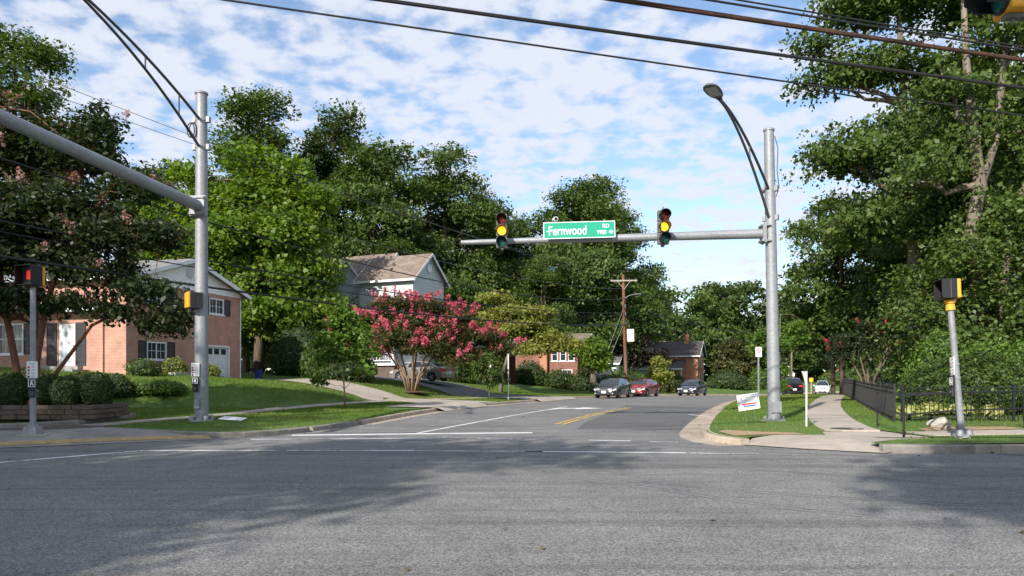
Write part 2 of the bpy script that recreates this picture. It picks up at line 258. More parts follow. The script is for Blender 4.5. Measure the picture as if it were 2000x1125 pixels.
# ------------------------------------------------------------ terrain
LK = [(-11.25,21.1),(-9.6,20.2),(-8.0,19.35),(-6.9,19.15),(-5.9,20.6),(-5.2,22.6),(-4.6,26),(-3.9,31),(-2.6,37.2),(-0.4,43),(1.6,47.5),(4.4,54.5),(9.3,63),(15,71),(20.5,79),(27,88),(35,98),(46,108),(60,116),(80,121),(120,124)]
RK = [(5.15,17.3),(4.75,18.3),(4.85,19.8),(5.3,21.6),(6.6,26),(9.7,35.8),(15.2,51.0),(20.3,60),(26,69),(32,78),(39.5,88),(48,97),(60,105.5),(76,111),(120,114)]
EDGE = [(-13.0,26.6),(-12.75,24.5),(-12.5,22.3),(-13.3,20.6),(-15.5,19.6),(-22,18.6)]     # lawn edging by the ramp
def smooth(poly, n=2):
    for _ in range(n):
        q = [poly[0]]
        for a, b in zip(poly[:-1], poly[1:]):
            q.append((a[0]*.75+b[0]*.25, a[1]*.75+b[1]*.25)); q.append((a[0]*.25+b[0]*.75, a[1]*.25+b[1]*.75))
        q.append(poly[-1]); poly = q
    return poly
LKs, RKs, EDs = smooth(LK), smooth(RK), smooth(EDGE)
CL = [(-60,15.0),(-22,15.6),(-11.2,16.4),(-7.2,18.9)]
def pdist(X, Y, poly):
    X = np.asarray(X, float); Y = np.asarray(Y, float); d = np.full(X.shape, 1e9)
    for (ax, ay), (bx, by) in zip(poly[:-1], poly[1:]):
        vx, vy = bx-ax, by-ay; t = np.clip(((X-ax)*vx+(Y-ay)*vy)/(vx*vx+vy*vy+1e-12), 0, 1)
        d = np.minimum(d, np.hypot(X-ax-t*vx, Y-ay-t*vy))
    return d
def road_z(X, Y):
    Y = np.asarray(Y, float); z = 0
    for o in (-6, -3, 0, 3, 6): z = z + np.interp(Y+o, [0,45,60,75,92,108,125,160,250], [0,0,-.05,-.3,-.8,-.7,-.4,.2,.6])
    return z/5
def HL(X, Y):
    X = np.asarray(X, float); Y = np.asarray(Y, float); d = np.minimum(pdist(X, Y, LKs), pdist(X, Y, EDs+[(-60,18)]))
    cap = np.interp(Y, [0,52,62,78,120], [2.0,1.9,1.5,.65,.3]) - .85*np.exp(-((X+15.5)/3.6)**2-((Y-46.5)/6.5)**2) + .25*np.exp(-((X+22)/4)**2-((Y-38)/7)**2)
    v = .32*np.maximum(0, d-6.2); return road_z(X, Y) + .13 + .018*np.minimum(d, 6.2) + cap*(1-np.exp(-v/cap))
def HR(X, Y):
    X = np.asarray(X, float); Y = np.asarray(Y, float); d = pdist(X, Y, RKs)
    return road_z(X, Y) + .135 + .012*np.minimum(d, 8) + .12*np.exp(-((Y-46)/13)**2)*np.minimum(d/3, 1) + .5*(1-np.exp(-np.maximum(0, d-22)/14))
def HG(X, Y): return HL(X, Y) if float(X) < np.interp(float(Y), [p[1] for p in LK[5:]], [p[0] for p in LK[5:]]) else HR(X, Y)
def hl(x, y): return float(HL(x, y))
def hr(x, y): return float(HR(x, y))
def inpoly(X, Y, poly):
    X = np.asarray(X, float); Y = np.asarray(Y, float); c = np.zeros(X.shape, bool); n = len(poly)
    for i in range(n):
        ax, ay = poly[i]; bx, by = poly[(i+1) % n]
        if ay == by: continue
        c ^= ((ay > Y) != (by > Y)) & (X < (bx-ax)*(Y-ay)/(by-ay)+ax)
    return c
def dens(poly, step, closed=True):
    out = []; n = len(poly)
    for i in range(n if closed else n-1):
        a, b = poly[i], poly[(i+1) % n]; L = math.hypot(b[0]-a[0], b[1]-a[1]); st = step*(1 if max(abs(a[0]), abs(a[1]), abs(b[0]), abs(b[1])) < 130 else 12); k = max(1, int(math.ceil(L/st)))
        out += [(a[0]+(b[0]-a[0])*j/k, a[1]+(b[1]-a[1])*j/k) for j in range(k)]
    if not closed: out.append(poly[-1])
    return out
def sheet(name, poly, hf, m, dz=0.0, step=1.0, fine=None, kind='structure', parent=None):
    """a polygon of ground, triangulated, laid on the height function"""
    b = dens(poly, step); xs = [p[0] for p in b]; ys = [p[1] for p in b]
    gx, gy = np.meshgrid(np.arange(min(xs)+step/2, max(xs), step), np.arange(min(ys)+step/2, max(ys), step)); gx = gx.ravel(); gy = gy.ravel()
    if fine is not None:
        k = ((gx > fine[0]) & (gx < fine[1]) & (gy > fine[2]) & (gy < fine[3])) | ((np.floor(gx/step).astype(int) % 6 == 0) & (np.floor(gy/step).astype(int) % 6 == 0)); gx, gy = gx[k], gy[k]
    k = inpoly(gx, gy, poly); gx, gy = gx[k], gy[k]
    if len(gx): k = pdist(gx, gy, b+[b[0]]) > step*.35; gx, gy = gx[k], gy[k]
    pts = [Vector(p) for p in b] + [Vector((x, y)) for x, y in zip(gx, gy)]; nb = len(b)
    r = geometry.delaunay_2d_cdt(pts, [], [list(range(nb))], 1, 1e-5)
    V2 = r[0]; X = np.array([v.x for v in V2]); Y = np.array([v.y for v in V2]); Z = hf(X, Y) + dz
    me = bpy.data.meshes.new(name); me.from_pydata(list(zip(X.tolist(), Y.tolist(), np.asarray(Z, float).tolist())), [], [list(f) for f in r[2]])
    bm = bmesh.new(); bm.from_mesh(me)
    for f in bm.faces:
        f.normal_update()
        if f.normal.z < 0: f.normal_flip()
    bm.to_mesh(me); bm.free(); me.polygons.foreach_set('use_smooth', [True]*len(me.polygons))
    o = link(name, me, m, parent)
    if kind: o['kind'] = kind
    return o
def offset(poly, d):
    out = []
    for i, p in enumerate(poly):
        a = poly[max(i-1, 0)]; b = poly[min(i+1, len(poly)-1)]; tx, ty = b[0]-a[0], b[1]-a[1]; L = math.hypot(tx, ty) or 1; out.append((p[0]-ty/L*d, p[1]+tx/L*d))
    return out
# the wide sheet to the horizon, then asphalt, then the two lots
bm_ = MB(); bm_.add([(-1800,-1800,-2.6),(1800,-1800,-2.6),(1800,1800,-2.6),(-1800,1800,-2.6)], [(0,1,2,3)]); tag(bm_.build('ground', M['grass']), kind='structure')
corr = offset(LK[5:], 1.2) + [(124,118)] + offset(RK[3:], -1.2)[::-1]
sheet('road', [(-160,-16),(160,-16),(160,22)] + [(7.8,22)] + offset(RK[4:], -1.2) + [(122,127)] + offset(LK[5:], 1.2)[::-1] + [(-6.9,22.2),(-160,22.2)], lambda X, Y: road_z(X, Y), M['asphalt'], 0, 1.6)
left_poly = offset(LKs, .13)[::-1] + [(-11.9,21.7),(-12.2,22.3)] + [(p[0]-.06, p[1]) for p in EDs[6:]] + [(-60,18),(-160,17),(-160,150),(125,150)]
right_poly = offset(RKs, -.13)[1:] + [(126,95),(126,16.0),(40,15.75),(14,15.65),(7.55,15.5),(7.5,16.1),(8.3,16.7),(9.3,16.9),(9.5,17.5),(9.3,19.6),(7.75,19.2),(7.4,18.1),(6.5,18.25),(5.6,17.9)]
sheet('lawn', left_poly, HL, M['grass'], 0, .9, (-34, 20, 18, 66)); sheet('lawn', right_poly, HR, M['grass'], 0, .9, (3, 34, 14, 66))
near_poly = [(-160,-13.2),(160,-13.2),(160,-70),(-160,-70)]
sheet('lawn', near_poly, lambda X, Y: 0*X+.14, M['grass'], 0, 8)

def kerb(name, poly, side, m, hf=road_z, seg=3.0, h=.135, gutter=.42, w=.15, upto=None):
    """kerb cast in lengths with open joints; side +1: the lot lies to the left of the line"""
    root = bpy.data.objects.new(name, None); COL.objects.link(root); root['kind'] = 'structure'
    pts = dens(poly, .5, False); s = [0]
    for a, b in zip(pts[:-1], pts[1:]): s.append(s[-1]+math.hypot(b[0]-a[0], b[1]-a[1]))
    s = np.array(s); px = np.array([p[0] for p in pts]); py = np.array([p[1] for p in pts]); T = min(s[-1], upto or 1e9); a = 0; rnd = random.Random(5)
    while a < T-.2:
        e = min(a+seg, T); q = np.linspace(a+.006, e-.006, max(3, int((e-a)/.5)+1)); X = np.interp(q, s, px); Y = np.interp(q, s, py)
        tx = np.gradient(X); ty = np.gradient(Y); L = np.hypot(tx, ty); nx, ny = -ty/L*side, tx/L*side; z = hf(X, Y); j = rnd.uniform(-.008, .008)
        prof = [(-gutter, -.02), (-gutter, .006), (-.02, .004), (.012, h*.8+j), (.035, h+j), (w, h+.008+j), (w, -.1)] if gutter > 0 else [(0, -.02), (.012, h*.8+j), (.035, h+j), (w, h+.008+j), (w, -.1)]
        mb = MB(); k = len(prof); n = len(q); vs_ = []
        for i in range(n):
            for o, dz in prof: vs_.append((X[i]+nx[i]*o, Y[i]+ny[i]*o, z[i]+dz))
        mb.add(vs_, [(i*k+c, i*k+c+1, (i+1)*k+c+1, (i+1)*k+c) for i in range(n-1) for c in range(k-1)] + [tuple(range(k)), tuple((n-1)*k+c for c in range(k))[::-1]])
        mb.build('kerb_segment', m, root); a = e
    return root
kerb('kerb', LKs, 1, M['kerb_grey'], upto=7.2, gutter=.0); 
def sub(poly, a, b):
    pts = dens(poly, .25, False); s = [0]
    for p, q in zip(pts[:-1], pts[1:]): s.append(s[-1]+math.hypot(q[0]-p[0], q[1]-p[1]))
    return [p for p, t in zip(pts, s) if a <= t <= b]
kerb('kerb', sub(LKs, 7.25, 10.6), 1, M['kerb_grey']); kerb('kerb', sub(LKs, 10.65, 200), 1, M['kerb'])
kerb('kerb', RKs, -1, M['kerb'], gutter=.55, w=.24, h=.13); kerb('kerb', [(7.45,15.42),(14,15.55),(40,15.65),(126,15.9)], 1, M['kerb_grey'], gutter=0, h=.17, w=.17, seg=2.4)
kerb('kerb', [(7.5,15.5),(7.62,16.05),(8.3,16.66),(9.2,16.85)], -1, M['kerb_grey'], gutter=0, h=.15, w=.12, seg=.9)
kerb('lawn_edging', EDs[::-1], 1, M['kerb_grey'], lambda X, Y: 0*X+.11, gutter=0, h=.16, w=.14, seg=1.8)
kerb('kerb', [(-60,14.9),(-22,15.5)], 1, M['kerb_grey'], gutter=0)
# walks, ramps and drives
SW = smooth([(-12.05,21.9),(-11.6,23.6),(-10.8,25.6),(-10.0,28.2),(-9.1,33),(-8.1,37.5),(-6.6,41.7),(-4.2,45.2),(-1.8,48.5),(0.4,52)])
ramp_l = [(-60,15.2),(-22,15.7),(-11.2,16.4),(-7.3,18.85),(-7.9,19.25),(-9.6,20.15),(-11.2,21.05),(-11.45,21.6),(-12.6,21.9),(-13.35,20.5),(-15.5,19.5),(-22,18.5),(-60,17.9)]
def zramp(X, Y): return .012 + .135*np.clip(pdist(X, Y, CL)/2.2, 0, 1)
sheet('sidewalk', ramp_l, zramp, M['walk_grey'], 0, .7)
def walk(name, line, w, hf, m, dz=.022, cut=1.5):
    """footpath poured in slabs with open joints between"""
    root = bpy.data.objects.new(name, None); COL.objects.link(root); root['kind'] = 'structure'
    pts = dens(line, .25, False); s = [0]
    for a, b in zip(pts[:-1], pts[1:]): s.append(s[-1]+math.hypot(b[0]-a[0], b[1]-a[1]))
    s = np.array(s); px = np.array([p[0] for p in pts]); py = np.array([p[1] for p in pts]); a = 0
    while a < s[-1]-.1:
        e = min(a+cut, s[-1]); q = np.linspace(a+.007, e-.007, 4); X = np.interp(q, s, px); Y = np.interp(q, s, py); tx = np.gradient(X); ty = np.gradient(Y); L = np.hypot(tx, ty); nx, ny = -ty/L, tx/L
        mb = MB(); vs_ = []
        for i in range(4):
            for k in (-1, -.33, .33, 1):
                x, y = X[i]+nx[i]*w/2*k, Y[i]+ny[i]*w/2*k; vs_.append((x, y, float(hf(x, y))+dz))
        n0 = len(vs_); vs_ += [(x, y, z-.07) for x, y, z in vs_]; fs = [(i*4+k, i*4+k+1, (i+1)*4+k+1, (i+1)*4+k) for i in range(3) for k in range(3)]
        rim = [0,1,2,3,7,11,15,14,13,12,8,4]; fs += [(rim[i], rim[(i+1) % 12], rim[(i+1) % 12]+n0, rim[i]+n0) for i in range(12)]
        mb.add(vs_, fs); mb.build('paving_slab', m, root); a = e
    return root
walk('sidewalk', SW, 1.05, HL, M['concrete']); 
SWR = smooth([(8.55,19.3),(8.85,20.6),(10.3,25),(13.6,33.5),(16.9,41),(20.3,48.5),(25,57)])
walk('sidewalk', SWR, 1.3, HR, M['concrete'])
walk('sidewalk', [(9.55,18.05),(13,18.25),(19,18.4),(30,18.5)], 1.15, HR, M['concrete'])
apron_r = [(7.8,15.46),(7.45,15.36),(6.9,15.75),(6.2,16.25),(5.2,17.25),(5.6,17.9),(6.5,18.25),(7.4,18.1),(7.75,19.2),(9.3,19.6),(9.5,17.5),(9.3,16.9),(8.35,16.62),(7.8,16.1)]
def zap(X, Y): return .012 + .15*np.clip(pdist(X, Y, [(7.45,15.35),(6.2,16.25),(5.2,17.25)])/1.3, 0, 1)
sheet('sidewalk', apron_r, zap, M['concrete'], .006, .45)
sheet('worn_dirt', [(5.25,18.1),(5.7,18.3),(6.5,18.35),(7.0,18.3),(6.9,18.9),(6.2,19.3),(5.6,20.0),(5.25,19.6)], HR, M['dirt'], .012, .3)
sheet('worn_dirt', [(10.2,18.9),(11.6,19.0),(13,19.2),(12.8,20.1),(11.3,20.2),(10.4,19.7)], HR, M['dirt'], .012, .35)
drive1 = smooth([(-17.0,45.0),(-14.6,43.6),(-11,42.3),(-7.5,41.2),(-5,39.2),(-3.6,36.4)], 1) + smooth([(-0.9,41.9),(-3.2,43.3),(-6.5,45),(-11,46.9),(-16.2,49.2)], 1)
sheet('driveway', drive1, HL, M['concrete'], .04, .6)
drive2 = smooth([(-12,52.4),(-7,52.6),(-3.5,50.5),(-0.6,48.4),(1.0,46.6)], 1) + smooth([(4.2,54.3),(1.5,55.3),(-1.5,57.2),(-5,58.6),(-11.5,58.5)], 1)
sheet('driveway', drive2, HL, M['drive'], .04, .6)
for a, b in (((-3.55,33.5),(-1.4,40.0)), ((1.2,46.9),(4.0,53.6))):      # dropped kerb: a concrete apron slopes into the gutter
    seg = [p for p in dens(LKs, .4, False) if a[1] <= p[1] <= b[1]]
    ap = offset(seg, -.46) + offset(seg, 2.4)[::-1]
    sheet('driveway_apron', ap, lambda X, Y: np.maximum(road_z(X, Y)+.155-.14*np.where(pdist(X, Y, offset(seg, -.46)) < .2, 1, 0), np.where(pdist(X, Y, offset(seg, -.46)) < .5, 0, HL(X, Y)+.045)), M['concrete'], 0, .4)
# painted markings and the dark repair patch
def stripe(name, line, w, m, dz=.006):
    line = dens(line, 1.2, False); L = offset(line, w/2); Rr = offset(line, -w/2); mb = MB(); n = len(line)
    mb.add([(x, y, float(road_z(x, y))+dz) for x, y in L+Rr], [(i, i+1, n+i+1, n+i) for i in range(n-1)]); return tag(mb.build(name, m), kind='structure')
sheet('asphalt_patch', [(1.95,22.8),(2.4,25.5),(6.15,41.5),(10.1,38.0),(8.7,33.2),(5.55,21.9)], lambda X, Y: road_z(X, Y), M['patch'], .004, 1.0)
sheet('asphalt_patch', [(10.6,14.1),(11.6,13.95),(18,13.9),(18,15.3),(9.6,15.25),(10.1,14.8)], lambda X, Y: road_z(X, Y), M['patch'], .004, 1.0)
def pg(px, py): Y = 2325/(py-735); return ((px-1000)/1500*Y, Y)
stripe('crosswalk_line', [(-16,11.2), pg(-60,909), pg(270,881)], .16, M['white_line']); stripe('crosswalk_line', [pg(272,881), pg(540,880)], .14, M['white_line'])
stripe('crosswalk_line', [pg(560,880), pg(810,880.5)], .15, M['white_line']); stripe('crosswalk_line', [pg(812,880.7), pg(1060,882.4)], .15, M['faded_line']); stripe('crosswalk_line', [pg(1025,882), pg(1340,885)], .15, M['white_line']); stripe('crosswalk_line', [pg(1345,885), pg(1560,889)], .14, M['faded_line'])
stripe('crosswalk_line', [pg(490,858.5), pg(870,856)], .15, M['white_line']); stripe('crosswalk_line', [pg(872,856), pg(1080,859)], .15, M['faded_line']); stripe('crosswalk_line', [pg(1150,860), pg(1232,861.5)], .15, M['white_line']); stripe('crosswalk_line', [pg(1270,863), pg(1385,866)], .15, M['faded_line'])
stripe('stop_line', [pg(570,850.5), pg(820,847.5), pg(1040,845.5)], .34, M['white_line'])
stripe('lane_line', [pg(816,846), pg(1000,812), pg(1108,794)], .12, M['white_line'])
for o in (-.12, .12): stripe('centre_line', offset(smooth([pg(1092,829), pg(1150,812), pg(1228,796)], 1), o), .11, M['yellow_line'])
stripe('lane_line', [pg(1346,810), pg(1398,814)], .14, M['white_line'])
mb = MB(); ax, ay = 2.6, 35.6
ar = [(-.9,-.5),(-.75,-.5),(-.55,.9),(.15,1.35),(.15,.55),(1.25,1.9),(.15,3.0),(.15,2.2),(-.75,1.7)]
mb.add([(ax+x*1.05+y*.25, ay+y*.9-x*.2, .007) for x, y in ar], [tuple(range(len(ar)))]); tag(mb.build('turn_arrow', M['white_line']), kind='structure')
for ln in ([pg(1150,842), pg(1215,862), pg(1400,879), pg(1720,893)], [pg(990,888), pg(1250,903), pg(1600,926), pg(2040,962)], [pg(900,903), pg(1150,932), pg(1500,966), pg(1950,990)], [pg(1040,925), pg(1250,950), pg(1500,990), pg(1700,1010)]):
    for o in (0, .16): stripe('tyre_mark', offset(smooth(ln, 2), o), .09, M['skid'], .003)
sheet('worn_dirt', [(-13.3,20.75),(-12.65,21.8),(-12.5,22.6),(-11.5,22.4),(-11.35,21.5),(-11.5,20.9),(-12.4,20.1),(-14.6,19.5),(-15.4,19.6)], zramp, M['dirt_dark'], .008, .4)
# tactile strip: raised domes in plates
root = bpy.data.objects.new('tactile_paving', None); COL.objects.link(root); root['kind'] = 'structure'
tl = [(-15.2,16.25),(-11.25,16.72),(-9.2,18.05),(-7.45,18.98)]; td = dens(tl, .61, False); td = [td[0]]+[p for p in td[1:]]
for a, b in zip(td[:-1], td[1:]):
    L = math.hypot(b[0]-a[0], b[1]-a[1])
    if L < .1: continue
    ux, uy = (b[0]-a[0])/L, (b[1]-a[1])/L; mb = MB(); g = .004
    def q(s, t): x, y = a[0]+ux*s-uy*t, a[1]+uy*s+ux*t; return (x, y)
    cs = [q(g, 0), q(L-g, 0), q(L-g, .55), q(g, .55)]; mb.slab([(x, y, float(zramp(x, y))+.004) for x, y in cs], (0, 0, .012))
    for i in range(int(L/.09)):
        for j in range(6):
            x, y = q(.05+i*.09, .05+j*.09); z = float(zramp(x, y))+.014
            mb.add([(x-.022,y-.022,z),(x+.022,y-.022,z),(x+.022,y+.022,z),(x-.022,y+.022,z),(x,y,z+.012)], [(0,1,4),(1,2,4),(2,3,4),(3,0,4)])
    mb.build('tactile_plate', M['tactile'], root)
mb = MB(); x, y = 8.62, 19.75; mb.lathe([(.42,0),(.42,.012),(.38,.014),(.3,.014),(.29,.010),(.05,.010)], (x, y, hr(x, y)+.0135), 28); tag(mb.build('manhole_cover', M['darkmetal']), 'round dark iron manhole cover set in the right-hand sidewalk', 'manhole cover')

# ------------------------------------------------------------ houses
def wall(mb, p0, p1, z0, z1, holes=(), depth=.12):
    """vertical wall with real openings; outside lies to the right of p0 -> p1"""
    d = Vector((p1[0]-p0[0], p1[1]-p0[1])); L = d.length; d /= L; nx, ny = d.y, -d.x
    def P(a, z, k=0.0): return (p0[0]+d.x*a-nx*k, p0[1]+d.y*a-ny*k, z)
    us = sorted({0, L} | {h[0] for h in holes} | {h[1] for h in holes}); zs = sorted({z0, z1} | {h[2] for h in holes} | {h[3] for h in holes})
    for a, b in zip(us[:-1], us[1:]):
        for c, e in zip(zs[:-1], zs[1:]):
            m_, n_ = (a+b)/2, (c+e)/2
            if any(h[0] < m_ < h[1] and h[2] < n_ < h[3] for h in holes): continue
            mb.add([P(a,c),P(b,c),P(b,e),P(a,e)], [(0,1,2,3)])
    for a, b, c, e in holes:
        for u, v in (((a,c),(a,e)),((a,e),(b,e)),((b,e),(b,c)),((b,c),(a,c))): mb.add([P(*u),P(*v),P(*v,depth),P(*u,depth)], [(0,1,2,3)])
    return P
def window(house, p0, p1, h, cols=2, rows=2, sash=2, fm='trim', inset=.06, sill=True):
    d = Vector((p1[0]-p0[0], p1[1]-p0[1])).normalized(); nx, ny = d.y, -d.x; a, b, c, e = h; mb = MB()
    def bar(u0, u1, z0, z1, k0, k1, t=mb):
        t.slab([(p0[0]+d.x*u-nx*k0, p0[1]+d.y*u-ny*k0, z) for u, z in ((u0,z0),(u1,z0),(u1,z1),(u0,z1))], (-nx*(k1-k0), -ny*(k1-k0), 0))
    f = .07; bar(a, b, c, c+f, -.012, .1); bar(a, b, e-f, e, -.012, .1); bar(a, a+f, c+f, e-f, -.012, .1); bar(b-f, b, c+f, e-f, -.012, .1)
    w = (b-a-2*f)/sash; hh = e-c-2*f
    for i in range(1, sash): bar(a+f+w*i-.03, a+f+w*i+.03, c+f, e-f, .01, .08)
    for s_ in range(sash):
        for i in range(1, cols): u = a+f+w*s_+w*i/cols; bar(u-.011, u+.011, c+f, e-f, .04, .06)
    for j in range(1, rows): z = c+f+hh*j/rows; bar(a+f, b-f, z-.011, z+.011, .041, .059)
    o = mb.build('window', M[fm], house)
    for s_ in range(sash):
        g = MB(); bar(a+f+w*s_, a+f+w*(s_+1), c+f, e-f, .05, .053, g); g.build('pane', M['glass'], o)
    if sill: g = MB(); bar(a-.08, b+.08, c-.07, c-.002, -.05, .05, g); g.build('sill', M[fm], o)
    return o
def shutter(house, p0, p1, a, b, c, e):
    d = Vector((p1[0]-p0[0], p1[1]-p0[1])).normalized(); nx, ny = d.y, -d.x; mb = MB()
    def bar(u0, u1, z0, z1, k0, k1): mb.slab([(p0[0]+d.x*u+nx*k0, p0[1]+d.y*u+ny*k0, z) for u, z in ((u0,z0),(u1,z0),(u1,z1),(u0,z1))], (nx*(k1-k0), ny*(k1-k0), 0))
    bar(a, a+.06, c, e, .004, .05); bar(b-.06, b, c, e, .004, .05)
    for z in (c, (c+e)/2-.04, e-.08): bar(a+.06, b-.06, z, z+.08, .004, .047)
    z = c+.09
    while z < e-.12:
        bar(a+.06, b-.06, z, z+.035, .004, .034); z += .055
    return mb.build('shutter', M['shutter'], house)
def gable_roof(house, x0, x1, y0, y1, ze, zr, m, axis='x', over=.35, t=.14, fascia='trim', ends=(1, 1)):
    """two slopes with thickness, barge boards and gutters; ridge along axis"""
    sw = (lambda p: p) if axis == 'x' else (lambda p: (p[1], p[0], p[2]))
    if axis == 'y': x0, x1, y0, y1 = y0, y1, x0, x1
    yc = (y0+y1)/2; sl = (zr-ze)/((y1-y0)/2); xo0, xo1 = x0-over*ends[0], x1+over*ends[1]; out = []
    for s_, ya in ((-1, y0-over), (1, y1+over)):
        za = ze-sl*over; mb = MB(); mb.slab([sw(p) for p in ((xo0,ya,za),(xo1,ya,za),(xo1,yc,zr),(xo0,yc,zr))], (0, 0, t)); r = mb.build('roof', m, house); out.append(r)
        g = MB(); g.slab([sw(p) for p in ((xo0,ya,za-.04),(xo1,ya,za-.04),(xo1,ya,za+t*.9),(xo0,ya,za+t*.9))], sw((0, s_*.11, 0))); g.build('gutter', M[fascia], r)
        for k, xe in ((0, xo0), (1, xo1)):
            if not ends[k]: continue
            e_ = .03 if k else -.03; g = MB(); g.slab([sw(p) for p in ((xe,ya,za-.08),(xe,yc,zr-.08),(xe,yc,zr+t+.01),(xe,ya,za+t+.01))], sw((e_, 0, 0))); g.build('barge_board', M[fascia], r)
    return out
def gable_boards(house, x, y0, y1, z0, ze, zr, m, axis='x', out=1, step=.2, name='siding_board'):
    """lapped boards filling a gable end that faces along axis"""
    sw = (lambda p: p) if axis == 'x' else (lambda p: (p[1], p[0], p[2])); yc = (y0+y1)/2; hw = (y1-y0)/2; z = z0
    def w(zz): return hw if zz <= ze else max(.02, hw*(zr-zz)/(zr-ze))
    while z < zr-.05:
        z1 = min(z+step, zr-.02); a, b = w(z), w(z1); mb = MB()
        mb.add([sw(p) for p in ((x+.03*out,yc-a,z),(x+.03*out,yc+a,z),(x+.008*out,yc+b,z1),(x+.008*out,yc-b,z1),(x-.02*out,yc-a,z),(x-.02*out,yc+a,z),(x-.02*out,yc+b,z1),(x-.02*out,yc-b,z1))], [(0,1,2,3),(4,7,6,5),(0,4,5,1),(1,5,6,2),(2,6,7,3),(3,7,4,0)])
        mb.build(name, m, house); z = z1
def box_walls(house, x0, x1, y0, y1, z0, z1, m, holes={}, name='wall'):
    c = [(x0,y0),(x1,y0),(x1,y1),(x0,y1)]; mb = MB()
    for i in range(4): wall(mb, c[i], c[(i+1) % 4], z0, z1, holes.get(i, ()))
    return mb.build(name, m, house)
# house 1: split-level brick house with the gable end toward the side street
h1 = thing('brick_house', 'pink brick split-level house with white gable, slate shutters and white garage door', 'house', (-19.4,38.6,0), R(-13.9))
G0, G1 = (0, 0), (0, 9.9)                          # gable end, along local y
win = [(1.58,2.95,5.24,6.18), (6.72,8.12,5.24,6.18), (1.5,3.0,2.42,3.38)]; gar = (5.85,8.65,.9,3.33)
mb = MB(); wall(mb, G0, G1, .2, 6.45, win+[gar], .3); wall(mb, (-8,0), G0, .2, 6.45); wall(mb, G1, (-8,9.9), .2, 6.45); wall(mb, (-8,9.9), (-8,0), .2, 6.45); mb.build('wall', M['brick'], h1)
for w_ in win: window(h1, G0, G1, w_, 2, 2, 2)
for a, b, c, e in ((.92,1.48,5.2,6.2),(3.05,3.62,5.2,6.2),(8.2,8.75,5.2,6.2),(6.1,6.66,5.2,6.2),(.86,1.43,2.38,3.42),(3.07,3.65,2.38,3.42)): shutter(h1, G0, G1, a, b, c, e)
gable_boards(h1, 0, 0, 9.9, 6.43, 6.6, 8.06, M['siding'], 'x', 1, .19); gable_boards(h1, -8, 0, 9.9, 6.43, 6.6, 8.06, M['siding'], 'x', -1, .19)
gable_roof(h1, -8, 0, 0, 9.9, 6.58, 8.06, M['roof_grey'], 'x', .42)
mb = MB(); mb.tube([(.04,4.92,7.36),(.1,4.92,7.36)], .29, 20); vt = mb.build('gable_vent', M['trim'], h1)
for k in range(6):
    z = 7.14+k*.085; w_ = math.sqrt(max(.01, .25**2-(z-7.36)**2)); g = MB(); g.slab([(.1,4.92-w_,z),(.1,4.92+w_,z),(.125,4.92+w_,z-.035),(.125,4.92-w_,z-.035)], (0,0,.012)); g.build('slat', M['siding_grey'], vt)
mb = MB(); mb.bb(-.2,-.13,5.85,8.65,1.0,3.33); gd = mb.build('garage_door', M['door'], h1)
for r_ in range(4):
    for c_ in range(4):
        y0 = 5.95+c_*.67; z0 = 1.16+r_*.54
        if r_ == 3: g = MB(); g.bb(-.13,-.118,y0+.04,y0+.55,z0+.08,z0+.42); g.build('pane', M['glass'], gd)
        g = MB()
        for q_ in ((y0,y0+.6,z0,z0+.05),(y0,y0+.6,z0+.43,z0+.48),(y0,y0+.05,z0+.05,z0+.43),(y0+.55,y0+.6,z0+.05,z0+.43)): g.bb(-.13,-.112,*q_)
        g.build('door_panel', M['door'], gd)
g = MB(); g.bb(-.12,.015,5.78,5.88,.95,3.36); g.bb(-.12,.015,8.62,8.72,.95,3.36); g.bb(-.12,.014,5.88,8.62,3.3,3.4); g.build('door_frame', M['trim'], gd)
# its one-storey wing with the front door
A, B = (-15,-.1), (-1.3,-.1)
wh = [(11.0,12.0,2.1,4.25),(7.2,8.8,2.7,4.3),(2.0,4.2,2.7,4.3)]
mb = MB(); wall(mb, A, B, .2, 4.9, wh, .2); wall(mb, B, (-1.3,.1), .2, 4.9); wall(mb, (-15,8.5), A, .2, 4.9); mb.build('wall', M['brick'], h1)
for w_ in wh[1:]:
    window(h1, A, B, w_, 2, 2, 2); shutter(h1, A, B, w_[0]-.62, w_[0]-.05, w_[2], w_[3]); shutter(h1, A, B, w_[1]+.05, w_[1]+.62, w_[2], w_[3])
g = MB(); g.bb(-4,-3,-.07,-.02,2.1,4.25); dd = g.build('front_door', M['door'], h1); shutter(h1, A, B, 12.1, 12.7, 2.1, 4.3); shutter(h1, A, B, 10.3, 10.9, 2.1, 4.3)
for a in (-3.86,-3.44):
    for z in (2.3,3.0,3.65): q = MB(); q.bb(a,a+.3,-.09,-.07,z,z+.5); q.build('door_panel', M['door'], dd)
q = MB(); q.lathe([(.001,0),(.035,.01),(.035,.05),(.001,.06)], (-3.1,-.12,3.1), 10); q.build('handle', M['rim'], dd)
gable_roof(h1, -15, -1.3, -.1, 8.6, 5.0, 6.3, M['roof_grey'], 'x', .5, ends=(1, 0))
g = MB()
for k in range(4): g.bb(-4.6+.0,-2.2,-.6-.35*(k+1)+.2,-.6-.35*k+.2,.8,2.06-.17*k)
g.build('steps', M['slate'], h1)
g = MB(); g.cyl((.06,9.75,1.2),(.06,9.75,6.3),.045,n=8); g.build('downpipe', M['trim'], h1)
